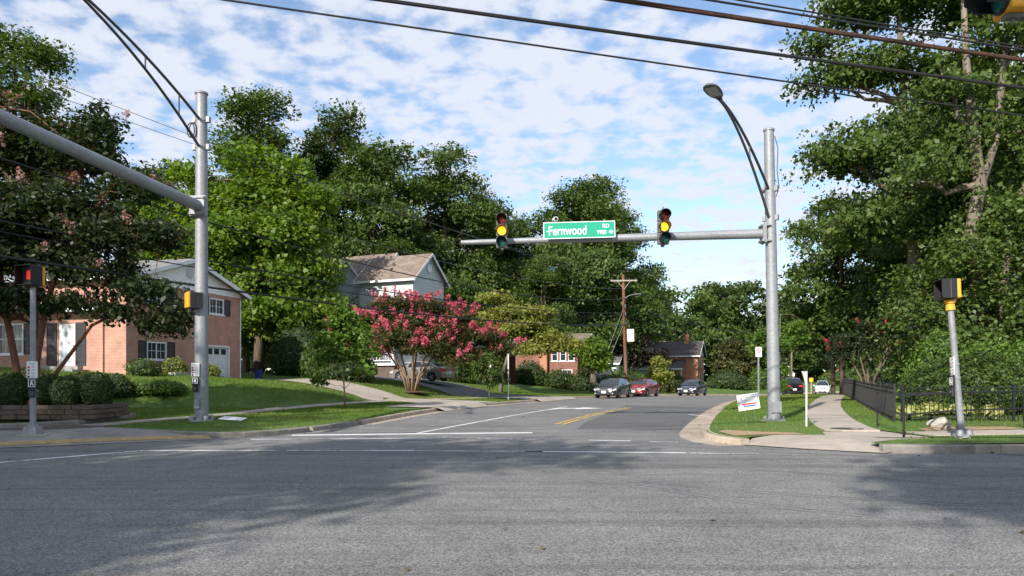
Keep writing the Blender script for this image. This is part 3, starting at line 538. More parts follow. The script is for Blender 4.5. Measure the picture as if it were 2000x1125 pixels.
# house 2: grey sided house behind the pink crape myrtle
h2 = thing('sided_house', 'grey sided two-storey house with brown roof and white porch behind pink tree', 'house', (-6.5,60,0), R(-26))
def sided(x0, x1, y0, y1, z0, z1, faces=(0, 1, 3)):
    c = [(x0,y0),(x1,y0),(x1,y1),(x0,y1)]; box_walls(h2, x0+.02, x1-.02, y0+.02, y1-.02, z0, z1, M['siding_grey'])
    for i in faces:
        p, q = c[i], c[(i+1) % 4]; d = Vector((q[0]-p[0], q[1]-p[1])).normalized(); n = Vector((d.y, -d.x)); z = z0
        while z < z1-.02:
            e = min(z+.22, z1); mb = MB(); mb.add([(p[0]+n.x*.03,p[1]+n.y*.03,z),(q[0]+n.x*.03,q[1]+n.y*.03,z),(q[0]+n.x*.006,q[1]+n.y*.006,e),(p[0]+n.x*.006,p[1]+n.y*.006,e),(p[0],p[1],z),(q[0],q[1],z)], [(0,1,2,3),(0,4,5,1)]); mb.build('siding_board', M['siding_grey'], h2); z = e
sided(-5, 0, -2.2, 2.2, 4.2, 9.1); sided(-12.5, -5.6, .5, 6, 3.6, 8.7); sided(-8.6, -5.4, -1, 4, 4.2, 9.0); box_walls(h2, -12.5, 0, -1.0, 8.9, .5, 4.25, M['siding_grey'])
gable_roof(h2, -5, 0, -2.2, 2.2, 9.1, 11.0, M['roof_brown'], 'x', .35); gable_roof(h2, -12.5, -5.6, .5, 6, 8.7, 11.9, M['roof_brown'], 'x', .4); gable_roof(h2, -8.6, -5.4, -1, 4.4, 9.0, 10.9, M['roof_brown'], 'y', .3, ends=(1, 0))
gable_boards(h2, 0, -2.2, 2.2, 9.05, 9.1, 11.0, M['siding_grey'], 'x', 1, .22); gable_boards(h2, -5.6, .5, 6, 8.7, 8.7, 11.9, M['siding_grey'], 'x', 1, .22); gable_boards(h2, -1, -8.6, -5.4, 8.95, 9.0, 10.9, M['siding_grey'], 'y', -1, .22)
for h_ in ((.9,1.9,5.6,7.3),(2.6,3.6,5.6,7.3)): window(h2, (0,-2.2), (0,2.2), (h_[0]-.2,h_[1]-.2,h_[2],h_[3]), 2, 2, 1, inset=-.04)
for h_ in ((.6,1.5,6.0,7.6),(1.75,2.6,6.0,7.6)): window(h2, (-8.6,-1), (-5.4,-1), h_, 2, 2, 1)
g = MB(); g.tube([(.045,0,9.95),(.09,0,9.95)], .33, 18); g.build('gable_vent', M['trim'], h2)
g = MB(); g.bb(-9.5,-.2,-4.3,-1.05,2.35,2.55); pf = g.build('porch_floor', M['trim'], h2); g = MB(); g.bb(-9.3,-.4,-4.1,-1.05,.6,2.349); g.build('porch_base', M['stone'], h2)
g = MB(); g.slab([(-9.7,-4.55,4.75),(0,-4.55,4.75),(0,-1.05,5.5),(-9.7,-1.05,5.5)], (0,0,.13)); g.build('porch_roof', M['roof_brown'], h2)
for x in (-9.3,-7.1,-4.9,-2.7,-.45): g = MB(); g.bb(x-.08,x+.08,-4.2,-4.04,2.55,4.8); g.box((x,-4.12,2.65),(.24,.24,.2)); g.box((x,-4.12,4.68),(.24,.24,.14)); g.build('porch_post', M['trim'], h2)
g = MB(); g.bb(-9.3,-.45,-4.17,-4.07,3.4,3.48); g.bb(-9.3,-.45,-4.16,-4.08,2.68,2.74); rl = g.build('railing', M['trim'], h2)
for k in range(66): g = MB() if k == 0 else None; x = -9.2+k*.134; b_ = (g.bb(-.02,.02,-4.14,-4.10,2.74,3.4).build('baluster', M['trim'], rl) if k == 0 else link('baluster', bal.data, None, rl)); bal = b_ if k == 0 else bal; b_.location.x = x
# open carport with a white fascia to the right of it
cp = thing('carport', 'white-edged open carport in shade between grey house and brick house', 'carport', (-5.0,66.5,hl(-5.0,66.5)), R(-20))
g = MB(); g.bb(-.6,4.6,-2.8,3,2.3,2.62); g.build('roof', M['trim'], cp); g = MB(); g.bb(-.7,4.7,-2.9,3.1,2.622,2.72); g.build('roof_cover', M['roof_dark'], cp)
for x in (-.4, 4.4): g = MB(); g.bb(x-.07,x+.07,-2.65,-2.51,-.4,2.3); g.build('post', M['trim'], cp)
g = MB(); wall(g, (4.6,2.9), (-.6,2.9), -.5, 2.3); wall(g, (-.6,2.9), (4.6,2.9), -.5, 2.29); g.build('back_wall', M['brick_dark'], cp)
# house 3: dark brick house half hidden by yellow-green tree
h3 = thing('brick_house', 'dark red brick house with low grey roof behind the yellow-green tree', 'house', (3.4,73.5,0), R(-14))
hz3 = [(3.6,4.2,3.0,4.25),(4.4,5.0,3.0,4.25),(5.2,5.8,3.0,4.25)]
mb = MB(); wall(mb, (-3.2,0), (2.9,0), -.5, 4.62, hz3+[(4.6,5.6,1.1,2.2)]); wall(mb, (2.9,0), (2.9,8), -.5, 4.62); wall(mb, (2.9,8), (-3.2,8), -.5, 4.62); wall(mb, (-3.2,8), (-3.2,0), -.5, 4.62); mb.build('wall', M['brick_dark'], h3)
for w_ in hz3: window(h3, (-3.2,0), (2.9,0), w_, 1, 2, 1)
window(h3, (-3.2,0), (2.9,0), (4.6,5.6,1.1,2.2), 2, 2, 1)
gable_roof(h3, -3.2, 2.9, 0, 8, 4.65, 5.7, M['roof_brown'], 'x', .8); g = MB(); g.bb(-.6,.05,-.65,-.005,-.4,4.2); g.build('sunlit_pier', M['brick_orange'], h3)  # pier paints the sunlit strip of the dark wall in lighter brick
g = MB(); g.bb(-3.0,-.6,-.62,-.002,-.4,3.2); g.build('bay_wall', M['brick_dark'], h3); g = MB(); g.bb(-2.4,-1.7,-.66,-.625,1.3,2.7); g.build('bay_window', M['trim'], h3)
h3b = thing('white_house', 'white-sided low building behind the dark brick house and bright sapling', 'house', (10.0,84,0), R(-14))
box_walls(h3b, -3, 1.4, 0, 7, -.6, 3.0, M['siding']); gable_roof(h3b, -3, 1.4, 0, 7, 3.0, 4.2, M['roof_grey'], 'x', .4); window(h3b, (-3,0), (1.4,0), (1,2.2,1.0,2.3), 2, 2, 1)
# house 4: orange brick house far down the street
h4 = thing('brick_house', 'orange brick two-storey house with dark roof far down the street', 'house', (26.6,110,0), R(-22))
z4 = .1
mb = MB(); wall(mb, (-6.5,0), (0,0), -1, z4+4.55, [(.5,1.5,z4+3.1,z4+4.2)]); sw_ = [(1.0,1.75,z4+2.9,z4+4.1),(3.4,4.15,z4+2.9,z4+4.1),(1.0,1.75,z4+.7,z4+1.9),(3.4,4.15,z4+.7,z4+1.9)]
wall(mb, (0,0), (0,6), -1, z4+4.55, sw_); wall(mb, (0,6), (-6.5,6), -1, z4+4.55); wall(mb, (-6.5,6), (-6.5,0), -1, z4+4.55); mb.build('wall', M['brick_orange'], h4)
for w_ in sw_: window(h4, (0,0), (0,6), w_, 1, 2, 1)
window(h4, (-6.5,0), (0,0), (.5,1.5,z4+3.1,z4+4.2), 1, 2, 1)
gable_roof(h4, -6.5, 0, 0, 6, z4+4.55, z4+6.5, M['roof_dark'], 'x', .4); gable_boards(h4, 0, 0, 6, z4+4.5, z4+4.55, z4+6.5, M['siding_grey'], 'x', 1, .25); g = MB(); g.bb(-2.3,-1.7,2.4,3.0,z4+6.2,z4+7.6); g.build('chimney', M['brick_orange'], h4)
mb = MB(); wall(mb, (-9.5,-2.6), (-3.4,-2.6), -1, z4+2.6, [(3.2,4.2,z4+.1,z4+2.1),(4.6,5.4,z4+.9,z4+2.0)]); wall(mb, (-3.4,-2.6), (-3.4,-.01), -1, z4+2.6); wall(mb, (-9.5,3), (-9.5,-2.6), -1, z4+2.6); mb.build('wall', M['siding'], h4)
g = MB(); g.bb(-6.3,-5.3,-2.55,-2.5,z4+.1,z4+2.1); g.build('front_door', M['shutter'], h4); window(h4, (-9.5,-2.6), (-3.4,-2.6), (4.6,5.4,z4+.9,z4+2.0), 1, 2, 1)
g = MB(); g.slab([(-10,-3.3,z4+2.45),(-1.6,-3.3,z4+2.45),(-1.6,-.02,z4+3.7),(-10,-.02,z4+3.7)], (0,0,.14)); g.build('porch_roof', M['roof_dark'], h4); g = MB(); g.bb(-10,-1.6,-3.42,-3.31,z4+2.38,z4+2.6); g.build('fascia', M['trim'], h4)
for x in (-3.2,-1.8): g = MB(); g.bb(x-.06,x+.06,-3.2,-3.08,-.8,z4+2.45); g.build('porch_post', M['trim'], h4)

# ------------------------------------------------------------ signal masts
def base_plate(root, r, z0=0.0, sq=False):
    g = MB()
    if sq: g.box((0,0,z0+.04),(r*2.6,r*2.6,.05))
    else: g.lathe([(r*1.75,0),(r*1.75,.05),(r*1.1,.06)], (0,0,z0+.02), 20)
    g.build('base_plate', M['galv'], root, bevel=.006)
    for k in range(4):
        a = R(45)+k*R(90); x, y = math.cos(a)*r*1.5, math.sin(a)*r*1.5; g = MB(); g.cyl((x,y,z0-.06),(x,y,z0+.17),.025,n=8); g.lathe([(.05,0),(.05,.05),(.035,.06)], (x,y,z0+.075), 6); g.build('anchor_bolt', M['galv'], root)
        if not sq: g = MB(); g.lathe([(.075,0),(.075,.1),(.06,.13),(.01,.14)], (x,y,z0+.07), 12); g.build('bolt_cover', M['galv'], root, smooth=True)
def mast(label, loc, lean, height, r0, r1, arm_z, arm_vec, ar0, ar1, sq, rise=.0):
    t = thing('signal_mast', label, 'signal mast', loc, 0); t.rotation_euler = (lean[1], lean[0], 0)
    g = MB(); g.tube([(0,0,.05),(0,0,height*.33),(0,0,height*.66),(0,0,height)], [r0, r0+(r1-r0)*.33, r0+(r1-r0)*.66, r1], 24); g.build('pole', M['galv'], t, smooth=True)
    g = MB(); g.lathe([(r1*1.16,0),(r1*1.16,.05),(r1*.9,.08),(r1*.2,.1)], (0,0,height-.03), 24); g.build('pole_cap', M['galv'], t, smooth=True)
    base_plate(t, r0, 0, sq); v = Vector(arm_vec); L = v.length; d = v.normalized(); n = 9
    pts = [Vector((0,0,arm_z))+d*r1*.9+v*(i/(n-1))+Vector((0,0,rise*(i/(n-1))**2)) for i in range(n)]; g = MB(); g.tube(pts, [ar0+(ar1-ar0)*i/(n-1) for i in range(n)], 18); g.build('mast_arm', M['galv'], t, smooth=True)
    e = pts[-1]; g = MB(); g.tube([e, e+d*.03], [ar1*1.08, ar1*1.08], 18); g.build('arm_cap', M['galv'], t)
    rz = math.atan2(d.y, d.x); g = MB()
    for o in (-.24, .24): g.box((d.x*(r1+.03), d.y*(r1+.03), arm_z+o), (.3, .46, .05), rz)
    g.box((d.x*(r1+.06), d.y*(r1+.06), arm_z), (.05, .5, .62), rz); g.box((d.x*(r1+.11), d.y*(r1+.11), arm_z), (.05, .46, .56), rz); g.build('arm_clamp', M['galv'], t, bevel=.006)
    for sy in (-1, 1):
        for sz in (-1, 1): c = Vector((d.x*(r1+.12), d.y*(r1+.12), arm_z+sz*.22)) + Vector((-d.y, d.x, 0))*sy*.19; g = MB(); g.tube([c, c+d*.06], .028, 6); g.build('clamp_bolt', M['galv'], t)
    return t
def lamp_arm(t, z_hi, z_lo, r, end, bend, struts, lum=True, rz_l=0.0):
    """curved two-tube bracket carrying the street light"""
    e = Vector(end); d = Vector((e.x, e.y, 0)).normalized(); N_ = 12
    def bez(a, c, b, n=N_): return [a*(1-s)**2+c*2*s*(1-s)+b*s*s for s in [i/(n-1) for i in range(n)]]
    U = bez(d*r+Vector((0,0,z_hi)), Vector((e.x*bend, e.y*bend, z_hi+(e.z-z_hi)*(bend+.32))), e); Lw = bez(d*r+Vector((0,0,z_lo)), Vector((e.x*bend, e.y*bend, z_lo+(e.z-z_lo)*(bend+.30))), e-Vector((0,0,.03)))
    for q in (U, Lw): g = MB(); g.tube(q, [.042-.008*i/(N_-1) for i in range(N_)], 10); g.build('lamp_arm_tube', M['darkmetal'], t, smooth=True)
    for i in struts: g = MB(); g.tube([U[i], Lw[i]], .022, 8); g.build('strut', M['darkmetal'], t)
    for z in (z_hi, z_lo):
        g = MB(); g.lathe([(r*1.07,0),(r*1.07,.09)], (0,0,z-.045), 20); p = Vector((-d.y, d.x, 0))*(r*1.28); g.box((p.x, p.y, z), (.14,.1,.17), math.atan2(d.y, d.x)); g.box((-p.x, -p.y, z), (.14,.1,.17), math.atan2(d.y, d.x)); g.build('lamp_clamp', M['galv'], t, bevel=.004)
    if lum:
        rz = math.atan2(d.y, d.x); dd = d; pw = Vector((-d.y, d.x, 0)); tilt = .18
        def P(a, b, c): return e + dd*a + pw*b + Vector((0,0,c + a*tilt))
        st = [(-.12,.06,.05),(0,.09,.07),(.12,.17,.09),(.32,.215,.1),(.55,.215,.09),(.7,.16,.07),(.76,.06,.045)]; vs_ = []; 
        for a, w, h in st:
            for k in range(10):
                an = math.pi*k/9; vs_.append(P(a, w*math.cos(an), h*math.sin(an)))
        g = MB(); n = 10; g.add(vs_, [(i*n+k, i*n+k+1, (i+1)*n+k+1, (i+1)*n+k) for i in range(len(st)-1) for k in range(n-1)] + [tuple(range(n)), tuple((len(st)-1)*n+k for k in range(n))[::-1]] + [(i*n, (i+1)*n, (i+1)*n+n-1, i*n+n-1) for i in range(len(st)-1)])
        lm = g.build('luminaire', M['greyhousing'], t, smooth=True); 
        g = MB(); g.slab([P(.15,-.15,-.012),P(.62,-.15,-.012),P(.62,.15,-.012),P(.15,.15,-.012)], (0,0,.008)); g.build('lens', M['signgrey'], lm)
    return U
mL = mast('tall grey signal mast on the left verge with arm reaching toward the viewer', (-9.4,23.25,hl(-9.4,23.25)-.02), (0,0), 9.95, .205, .168, 6.5, (-.95,-11.5,0), .168, .13, False)
lamp_arm(mL, 9.15, 8.32, .172, (-.62,-6.4,10.3), .5, (2, 5), True)
g = MB(); cpts = [(-.24+.11*math.cos(a), -.2, 8.78+.22*math.sin(a)) for a in np.linspace(0, 2*math.pi, 18)]; g.tube(cpts, .018, 6); g.tube([(p[0]+.05, p[1]+.03, p[2]) for p in cpts], .018, 6); g.build('cable_coil', M['wire'], mL)
mR = mast('tall grey signal mast on the right corner lawn carrying the street name sign', (8.2,24.0,hr(8.2,24)-.02), (R(-1.1),0), 9.1, .20, .15, 5.87, (-9.55,.55,0), .155, .075, True)
lamp_arm(mR, 7.25, 6.35, .155, (-2.45,-3.3,8.95), .62, (4,))
g = MB(); g.tube([(.16,-.05,8.9),(.24,-.1,8.5),(.2,-.1,7.8),(.26,-.08,7.3),(.17,-.05,7.0)], .012, 6); g.build('loose_cable', M['wire'], mR)
g = MB(); g.bb(-.16,.16,-.235,-.19,.28,.62); g.build('hand_hole_cover', M['galv'], mR, bevel=.004)
g = MB(); g.lathe([(.42,-.1),(.42,.03)], (8.2,24.0,hr(8.2,24)-.03), 18); tag(g.build('concrete_footing', M['concrete']), 'round concrete footing under the right-hand signal mast', 'footing')
mN = mast('grey signal mast at the near right corner just outside the picture', (12.5,6.2,.12), (0,0), 8.0, .2, .15, 6.7, (-9.3,1.4,0), .155, .08, True)
# signals
def hood(g, c, r, d, n=14, cut=.28):
    """open tunnel visor along -y"""
    a0, a1 = -math.pi/2+cut*math.pi, 1.5*math.pi-cut*math.pi; vs_ = []; m_ = n+1
    for rr in (r, r-.012):
        for yy, k in ((0, 0), (-d, .0)):
            for i in range(m_):
                a = a0+(a1-a0)*i/n; vs_.append((c[0]+rr*math.cos(a), c[1]+yy*(1 if math.sin(a) > -.2 else .75), c[2]+rr*math.sin(a)))
    fs = []
    for i in range(n): fs += [(i, i+1, m_+i+1, m_+i), (2*m_+i, 3*m_+i, 3*m_+i+1, 2*m_+i+1), (m_+i, m_+i+1, 3*m_+i+1, 3*m_+i)]
    g.add(vs_, fs + [(0, m_, 3*m_, 2*m_), (n, 2*m_+n, 3*m_+n, m_+n)])
def signal(label, loc, rz, body='greyhousing', lit=1, group=None, tilt=0):
    t = thing('traffic_signal', label, 'traffic signal', loc, rz, group); t.rotation_euler = (0, tilt, rz)
    for k, ln in enumerate(('redlens', 'amber', 'greenlens')):
        z = .355*(1-k); g = MB(); g.box((0,.1,z),(.345,.2,.345)); hs = g.build('housing', M[body], t, bevel=.025)
        g = MB(); g.lathe([(.168,0),(.168,.02),(.15,.022)], (0,0,0), 22); v = [(x, -zz-.001, y+z) for x, y, zz in g.v]; g.v = v; g.build('door_ring', M['black'], hs)
        g = MB(); g.lathe([(.15,0),(.142,.012),(.11,.03),(.06,.042),(.005,.046)], (0,0,0), 22); g.v = [(x, -zz-.008, y+z) for x, y, zz in g.v]; g.build('lens', M[ln if (k == lit or ln != 'amber') else 'yellow'], hs, smooth=True)
        g = MB(); hood(g, (0,-.002,z), .168, .27); g.build('visor', M['black'], hs, smooth=True)
    g = MB(); g.box((0,.24,0),(.06,.08,1.16)); g.box((0,.13,.55),(.1,.22,.04)); g.box((0,.13,-.55),(.1,.22,.04)); g.cyl((0,.1,.53),(0,.1,.64),.022,n=8); g.cyl((0,.1,-.53),(0,.1,-.62),.022,n=8); g.build('bracket', M['greyhousing'], t)
    return t
signal('traffic signal showing amber at the far left end of the mast arm', (-.32,24.02,6.10), R(-2)); signal('traffic signal showing amber beside the right-hand pole end of the mast arm', (4.71,23.8,6.18), R(3))
signal('yellow-backed signal seen side-on at the top right corner of the picture', (4.72,7.4,5.56), R(-93), 'yellow', 9)
# street name sign hung in front of the arm
sg = thing('street_name_sign', 'green street name sign with white lettering hung on the mast arm', 'street sign', (2.10,23.98,6.12), 0); sg.rotation_euler = (0, R(-1.6), 0)
g = MB(); g.box((0,0,0),(2.24,.02,.52)); g.build('panel', M['signgreen'], sg)
def frame(parent, w, h, t, m, y=-.012, name='border', r=.0):
    g = MB()
    for c, d in (((0,y,h/2-t/2),(w,.004,t)),((0,y,-h/2+t/2),(w,.004,t)),((-w/2+t/2,y,0),(t,.004,h-2*t)),((w/2-t/2,y,0),(t,.004,h-2*t))): g.box(c, d)
    return g.build(name, m, parent)
frame(sg, 2.24, .52, .022, M['signwhite'])
text_part('Fernwood', .40, M['signwhite'], sg, (-.97,-.013,-.02), sx=.72, bold=.004); text_part('RD', .17, M['signwhite'], sg, (.72,-.013,.10), sx=.95, bold=.002); text_part('9900', .18, M['signwhite'], sg, (.55,-.013,-.095), sx=.82, bold=.002)
g = MB(); g.slab([(.93,-.012,-.12),(.99,-.012,-.12),(.99,-.012,-.155),(1.06,-.012,-.085),(.99,-.012,-.015),(.99,-.012,-.05),(.93,-.012,-.05)], (0,-.003,0)); g.build('arrow', M['signwhite'], sg)
g = MB(); g.bb(-1.02,-.87,-.0125,-.0155,-.035,-.012); g.build('lettering', M['signwhite'], sg)
for x in (-.7,.7): g = MB(); g.box((x,.09,.05),(.05,.16,.36)); g.build('hanger', M['galv'], sg)
dc = thing('detector_camera', 'small white detection camera standing on the mast arm above the street sign', 'camera', (1.36,24.35,6.15), R(8))
g = MB(); g.tube([(0,-.16,.36),(0,.12,.38)], [.075,.07], 14); g.build('camera_body', M['white'], dc, smooth=True); g = MB(); g.tube([(0,-.165,.36),(0,-.17,.36)], .055, 14); g.build('lens', M['black'], dc); g = MB(); g.cyl((0,.05,-.1),(0,.05,.34),.03,n=10); g.build('stem', M['galv'], dc)
# pedestrian signals
def hand(parent, y, s=1.0, m='handred'):
    g = MB(); g.slab([(-.06*s,y,-.10*s),(.055*s,y,-.10*s),(.075*s,y,-.01*s),(.055*s,y,.03*s),(-.065*s,y,.03*s),(-.075*s,y,-.03*s)], (0,-.004,0))
    for x, h in ((-.055,.10),(-.02,.135),(.015,.125),(.047,.095)): g.bb((x-.013)*s,(x+.013)*s,y-.004,y,.028*s,h*s)
    g.slab([(.07*s,y,-.04*s),(.115*s,y,.03*s),(.10*s,y,.05*s),(.06*s,y,.0)], (0,-.004,0)); return g.build('hand_symbol', M[m], parent)
def ped_signal(label, loc, rz, tilt=0.0):
    t = thing('pedestrian_signal', label, 'pedestrian signal', loc, rz); t.rotation_euler = (0, tilt, rz)
    g = MB(); g.box((0,.15,0),(.45,.1,.47)); g.build('back_shell', M['yellow'], t, bevel=.03); g = MB(); g.box((0,.03,0),(.46,.16,.48)); hs = g.build('housing', M['black'], t, bevel=.015)
    g = MB()
    for c, d in (((0,-.16,.225),(.45,.22,.015)),((-.22,-.15,0),(.012,.2,.44)),((.22,-.15,0),(.012,.2,.44)),((0,-.12,-.225),(.45,.14,.015))): g.box(c, d)
    g.build('visor', M['black'], t); g = MB(); g.box((0,-.055,0),(.41,.012,.43)); fc = g.build('face', M['signblack'], t); hand(fc, -.066, .95)
    g = MB(); g.cyl((0,.08,-.3),(0,.08,-.23),.05,n=12); g.cyl((0,.08,.235),(0,.08,.28),.03,n=8); g.build('mount', M['greyhousing'], t)
    return t
def push_button(parent, x, y, z, rz, dz=0):
    q = bpy.data.objects.new('button_station', None); COL.objects.link(q); q.parent = parent; q.location = (x, y, z); q.rotation_euler = (0, 0, rz)
    return q
def button_panel(label, loc, rz, group=None):
    t = thing('crossing_button', label, 'push button', loc, rz, group)
    g = MB(); g.box((0,0,.33),(.235,.012,.4)); pn = g.build('instruction_panel', M['signwhite'], t, bevel=.004)
    for k in range(5):
        w_ = .1 if k else .15; g = MB(); g.bb(-.02 if k else -w_/2, -.02+w_ if k else w_/2, -.009, -.0065, .47-k*.075, .485-k*.075); g.bb(-.02 if k else -w_/2+.02, .05 if k else w_/2-.02, -.009, -.0065, .445-k*.075, .455-k*.075); g.build('print_line', M['signgrey'], pn)
        if k: g = MB(); g.bb(-.095,-.05,-.009,-.0065,.44-k*.075,.49-k*.075); g.build('print_symbol', M['signred' if k % 2 else 'signblack'], pn)
    g = MB(); g.box((0,-.01,-.02),(.19,.05,.24)); bx = g.build('button_box', M['black'], t, bevel=.01); frame(t, .15, .17, .012, M['signwhite'], -.037, 'panel_border').location.z = .0
    g = MB(); g.tube([(0,-.038,.045),(0,-.042,.045)], .016, 10); g.slab([(-.012,-.038,.03),(.014,-.038,.03),(.02,-.038,-.005),(.045,-.038,-.05),(.03,-.038,-.055),(.0,-.038,-.015),(-.03,-.038,-.055),(-.044,-.038,-.048),(-.016,-.038,.0),(-.035,-.038,.012),(-.04,-.038,.003)], (0,-.004,0)); g.build('walking_figure', M['signwhite'], t)
    g = MB(); g.box((0,-.02,-.24),(.15,.07,.2)); g.build('button_housing', M['black'], t, bevel=.015); g = MB(); g.tube([(0,-.055,-.24),(0,-.07,-.24)], .048, 16); g.tube([(0,-.07,-.24),(0,-.078,-.24)], .035, 16); g.build('button', M['darkmetal'], t)
    return t
def ped_pole(label, x, y, z, h, lean, ymount=False):
    t = thing('signal_pole', label, 'pole', (x, y, z), 0); t.rotation_euler = (0, lean, 0)
    g = MB(); g.tube([(0,0,.05),(0,0,h)], [.07,.063], 18); g.build('pole', M['galv'], t, smooth=True)
    if ymount: g = MB(); g.cyl((0,0,h-.1),(0,0,h+.06),.1,.08,14); g.cyl((0,0,h+.05),(0,0,h+.12),.11,n=14); g.build('collar', M['yellow'], t); base_plate(t, .095, 0, False)
    else: g = MB(); g.box((0,0,.1),(.36,.36,.2),0,.82); g.box((0,0,.22),(.2,.2,.08),0,.8); g.build('cast_base', M['galv'], t, bevel=.015)
    return t
zl = .13
ped_pole('straight grey pedestrian signal pole at the left curb ramp', -11.6,18.6,zl,3.56,0); ped_signal('pedestrian signal with red hand lit on the pole at left', (-11.62,18.56,3.98), R(-12))
button_panel('crossing button and sign on the straight left pedestrian pole', (-11.56,18.5,1.38), R(18)); g = MB(); g.box((-11.55,18.55,zl+.005),(.62,.5,.03),R(10)); tag(g.build('pole_pad', M['concrete']), 'small concrete pad under the left pedestrian pole', 'pad')
ped_signal('yellow-backed pedestrian signal turned away on the left mast', (-9.55,22.98,3.82), R(122)); g = MB(); g.cyl((-9.5,23.05,3.66),(-9.42,23.2,3.66),.03,n=8); tag(g.build('signal_bracket', M['galv']), 'short steel bracket holding the pedestrian signal on the left mast', 'bracket')
button_panel('crossing button and sign strapped to the left signal mast', (-9.48,22.99,1.42), R(8)); g = MB(); g.box((-9.44,23.0,.72),(.16,.06,.28),R(6)); tag(g.build('junction_box', M['galv'], bevel=.01), 'small grey junction box low on the left signal mast', 'box')
px_, py_ = 9.85, 16.8; pz = hr(px_, py_); lean = R(-5.2)
ped_pole('leaning grey pedestrian signal pole beside the black fence', px_, py_, pz, 2.92, lean, True); ped_signal('pedestrian signal with yellow back atop the leaning right pole', (px_-3.3*math.sin(-lean), py_, pz+3.25), R(-96), lean*.9).scale = (.9, .9, .9)
t = button_panel('crossing button seen edge-on strapped to the leaning right pole', (px_-.22, py_-.02, pz+1.25), R(-100)); t.rotation_euler = (0, lean, R(-100))
g = MB(); g.tube([(px_-.118, py_, pz+1.3),(px_-.126, py_, pz+1.34)], .078, 14); g.tube([(px_-.145, py_, pz+1.6),(px_-.153, py_, pz+1.64)], .078, 14); tag(g.build('pole_strap', M['galv']), 'two steel straps round the leaning right pole', 'straps')
# signs on posts
ns = thing('no_parking_sign', 'white no-parking sign on a thin post behind the right mast', 'sign', (11.55,36.0,hr(11.55,36)), R(6))
g = MB(); g.bb(-.035,.035,-.02,.02,-.1,2.75); g.build('post', M['galv'], ns); g = MB(); g.box((0,-.03,2.5),(.30,.008,.46)); pn = g.build('panel', M['signwhite'], ns, bevel=.002)
g = MB(); N_ = 28
g.add([(rr*math.cos(2*math.pi*i/N_), yy, 2.56+rr*math.sin(2*math.pi*i/N_)) for rr, yy in ((.115,-.0355),(.085,-.0355)) for i in range(N_)], [(i, (i+1) % N_, N_+(i+1) % N_, N_+i) for i in range(N_)]); g.slab([(-.08,-.0352,2.62),(-.06,-.0352,2.64),(.08,-.0352,2.5),(.06,-.0352,2.48)], (0,-.001,0)); g.build('no_symbol', M['signred'], pn)
text_part('P', .17, M['signblack'], pn, (0,-.0345,2.56), align='CENTER'); g = MB(); g.bb(-.1,.1,-.0355,-.0345,2.34,2.36); g.build('print_line', M['signred'], pn)
ys = thing('yard_sign', 'tilted white yard sign with red and blue bars stuck in corner grass', 'sign', (7.0,22.4,hr(7.0,22.4)), R(-4)); ys.rotation_euler = (0, R(-9), R(-4))
g = MB(); g.box((0,0,.66),(.62,.006,.46)); pn = g.build('panel', M['signwhite'], ys); frame(pn, .56, .40, .012, M['signblue'], -.005).location.z = .66
for c, d, m_ in (((.02,-.0045,.60),(.42,.002,.045),'signred'),((.02,-.0045,.54),(.36,.002,.045),'signblue')): g = MB(); g.box(c, d); g.build('printed_bar', M[m_], pn)
for i, (x0, x1, z) in enumerate(((-.09,.03,.795),(.05,.2,.795),(-.12,.0,.70),(.02,.17,.70),(-.16,-.02,.665),(.0,.18,.665))): g = MB(); g.bb(x0,x1,-.005,-.0038,z-.009,z+.009); g.build('print_line', M['signgrey'], pn)
g = MB(); g.bb(-.22,-.205,-.005,-.0038,.74,.82); g.bb(-.19,-.175,-.005,-.0038,.74,.82); g.bb(-.22,-.16,-.005,-.0038,.735,.745); g.build('print_mark', M['signred'], pn)
g = MB(); g.tube([(-.13,.006,-.1),(-.13,.006,.75)], .004, 5); g.tube([(.13,.006,-.1),(.13,.006,.75)], .004, 5); g.build('wire_stake', M['galv'], ys)
wp = thing('marker_post', 'thin white wooden post with a wedge top on the corner lawn', 'post', (8.05,21.0,hr(8.05,21)), R(12))
g = MB(); g.box((0,0,.72),(.045,.04,1.6)); g.build('post', M['chalk'], wp, bevel=.006); g = MB(); g.slab([(-.15,-.03,1.52),(-.03,-.03,1.5),(-.03,-.03,1.08),(-.06,-.03,1.25)], (0,.03,0)); g.build('wedge_plate', M['chalk'], wp)
t = thing('metal_post', 'thin plain white metal post beside the driveway sapling', 'post', (-.22,46.2,hl(-.22,46.2)), 0); g = MB(); g.tube([(0,0,-.2),(0,0,2.75)], .035, 8); g.build('post', M['white'], t); g = MB(); g.lathe([(.045,0),(.045,.03),(.01,.05)], (0,0,2.73), 8); g.build('post_cap', M['galv'], t)
g = MB(); g.box((0,0,0),(.78,.34,.012)); o = tag(g.build('fallen_sign', M['signwhite']), 'blank white board lying flat in grass beside the left mast', 'board'); o.location = (-8.55,23.5,hl(-8.55,23.5)+.07); o.rotation_euler = (R(11), R(3), R(-14))
for lb, x, y, h, w, m_ in (('small yellow road sign on post far along the street', 38.95,100,2.0,.5,'yellow'), ('narrow white sign on a post far along the street', 41.0,112,2.6,.45,'signwhite')):
    t = thing('road_sign', lb, 'sign', (x, y, hr(x, y)-.1), R(-20)); g = MB(); g.bb(-.05,.05,-.03,.03,-.3,h); g.build('post', M['armwood'], t); g = MB(); g.box((0,-.045,h-.3),(w,.02,w)); g.build('panel', M[m_], t)
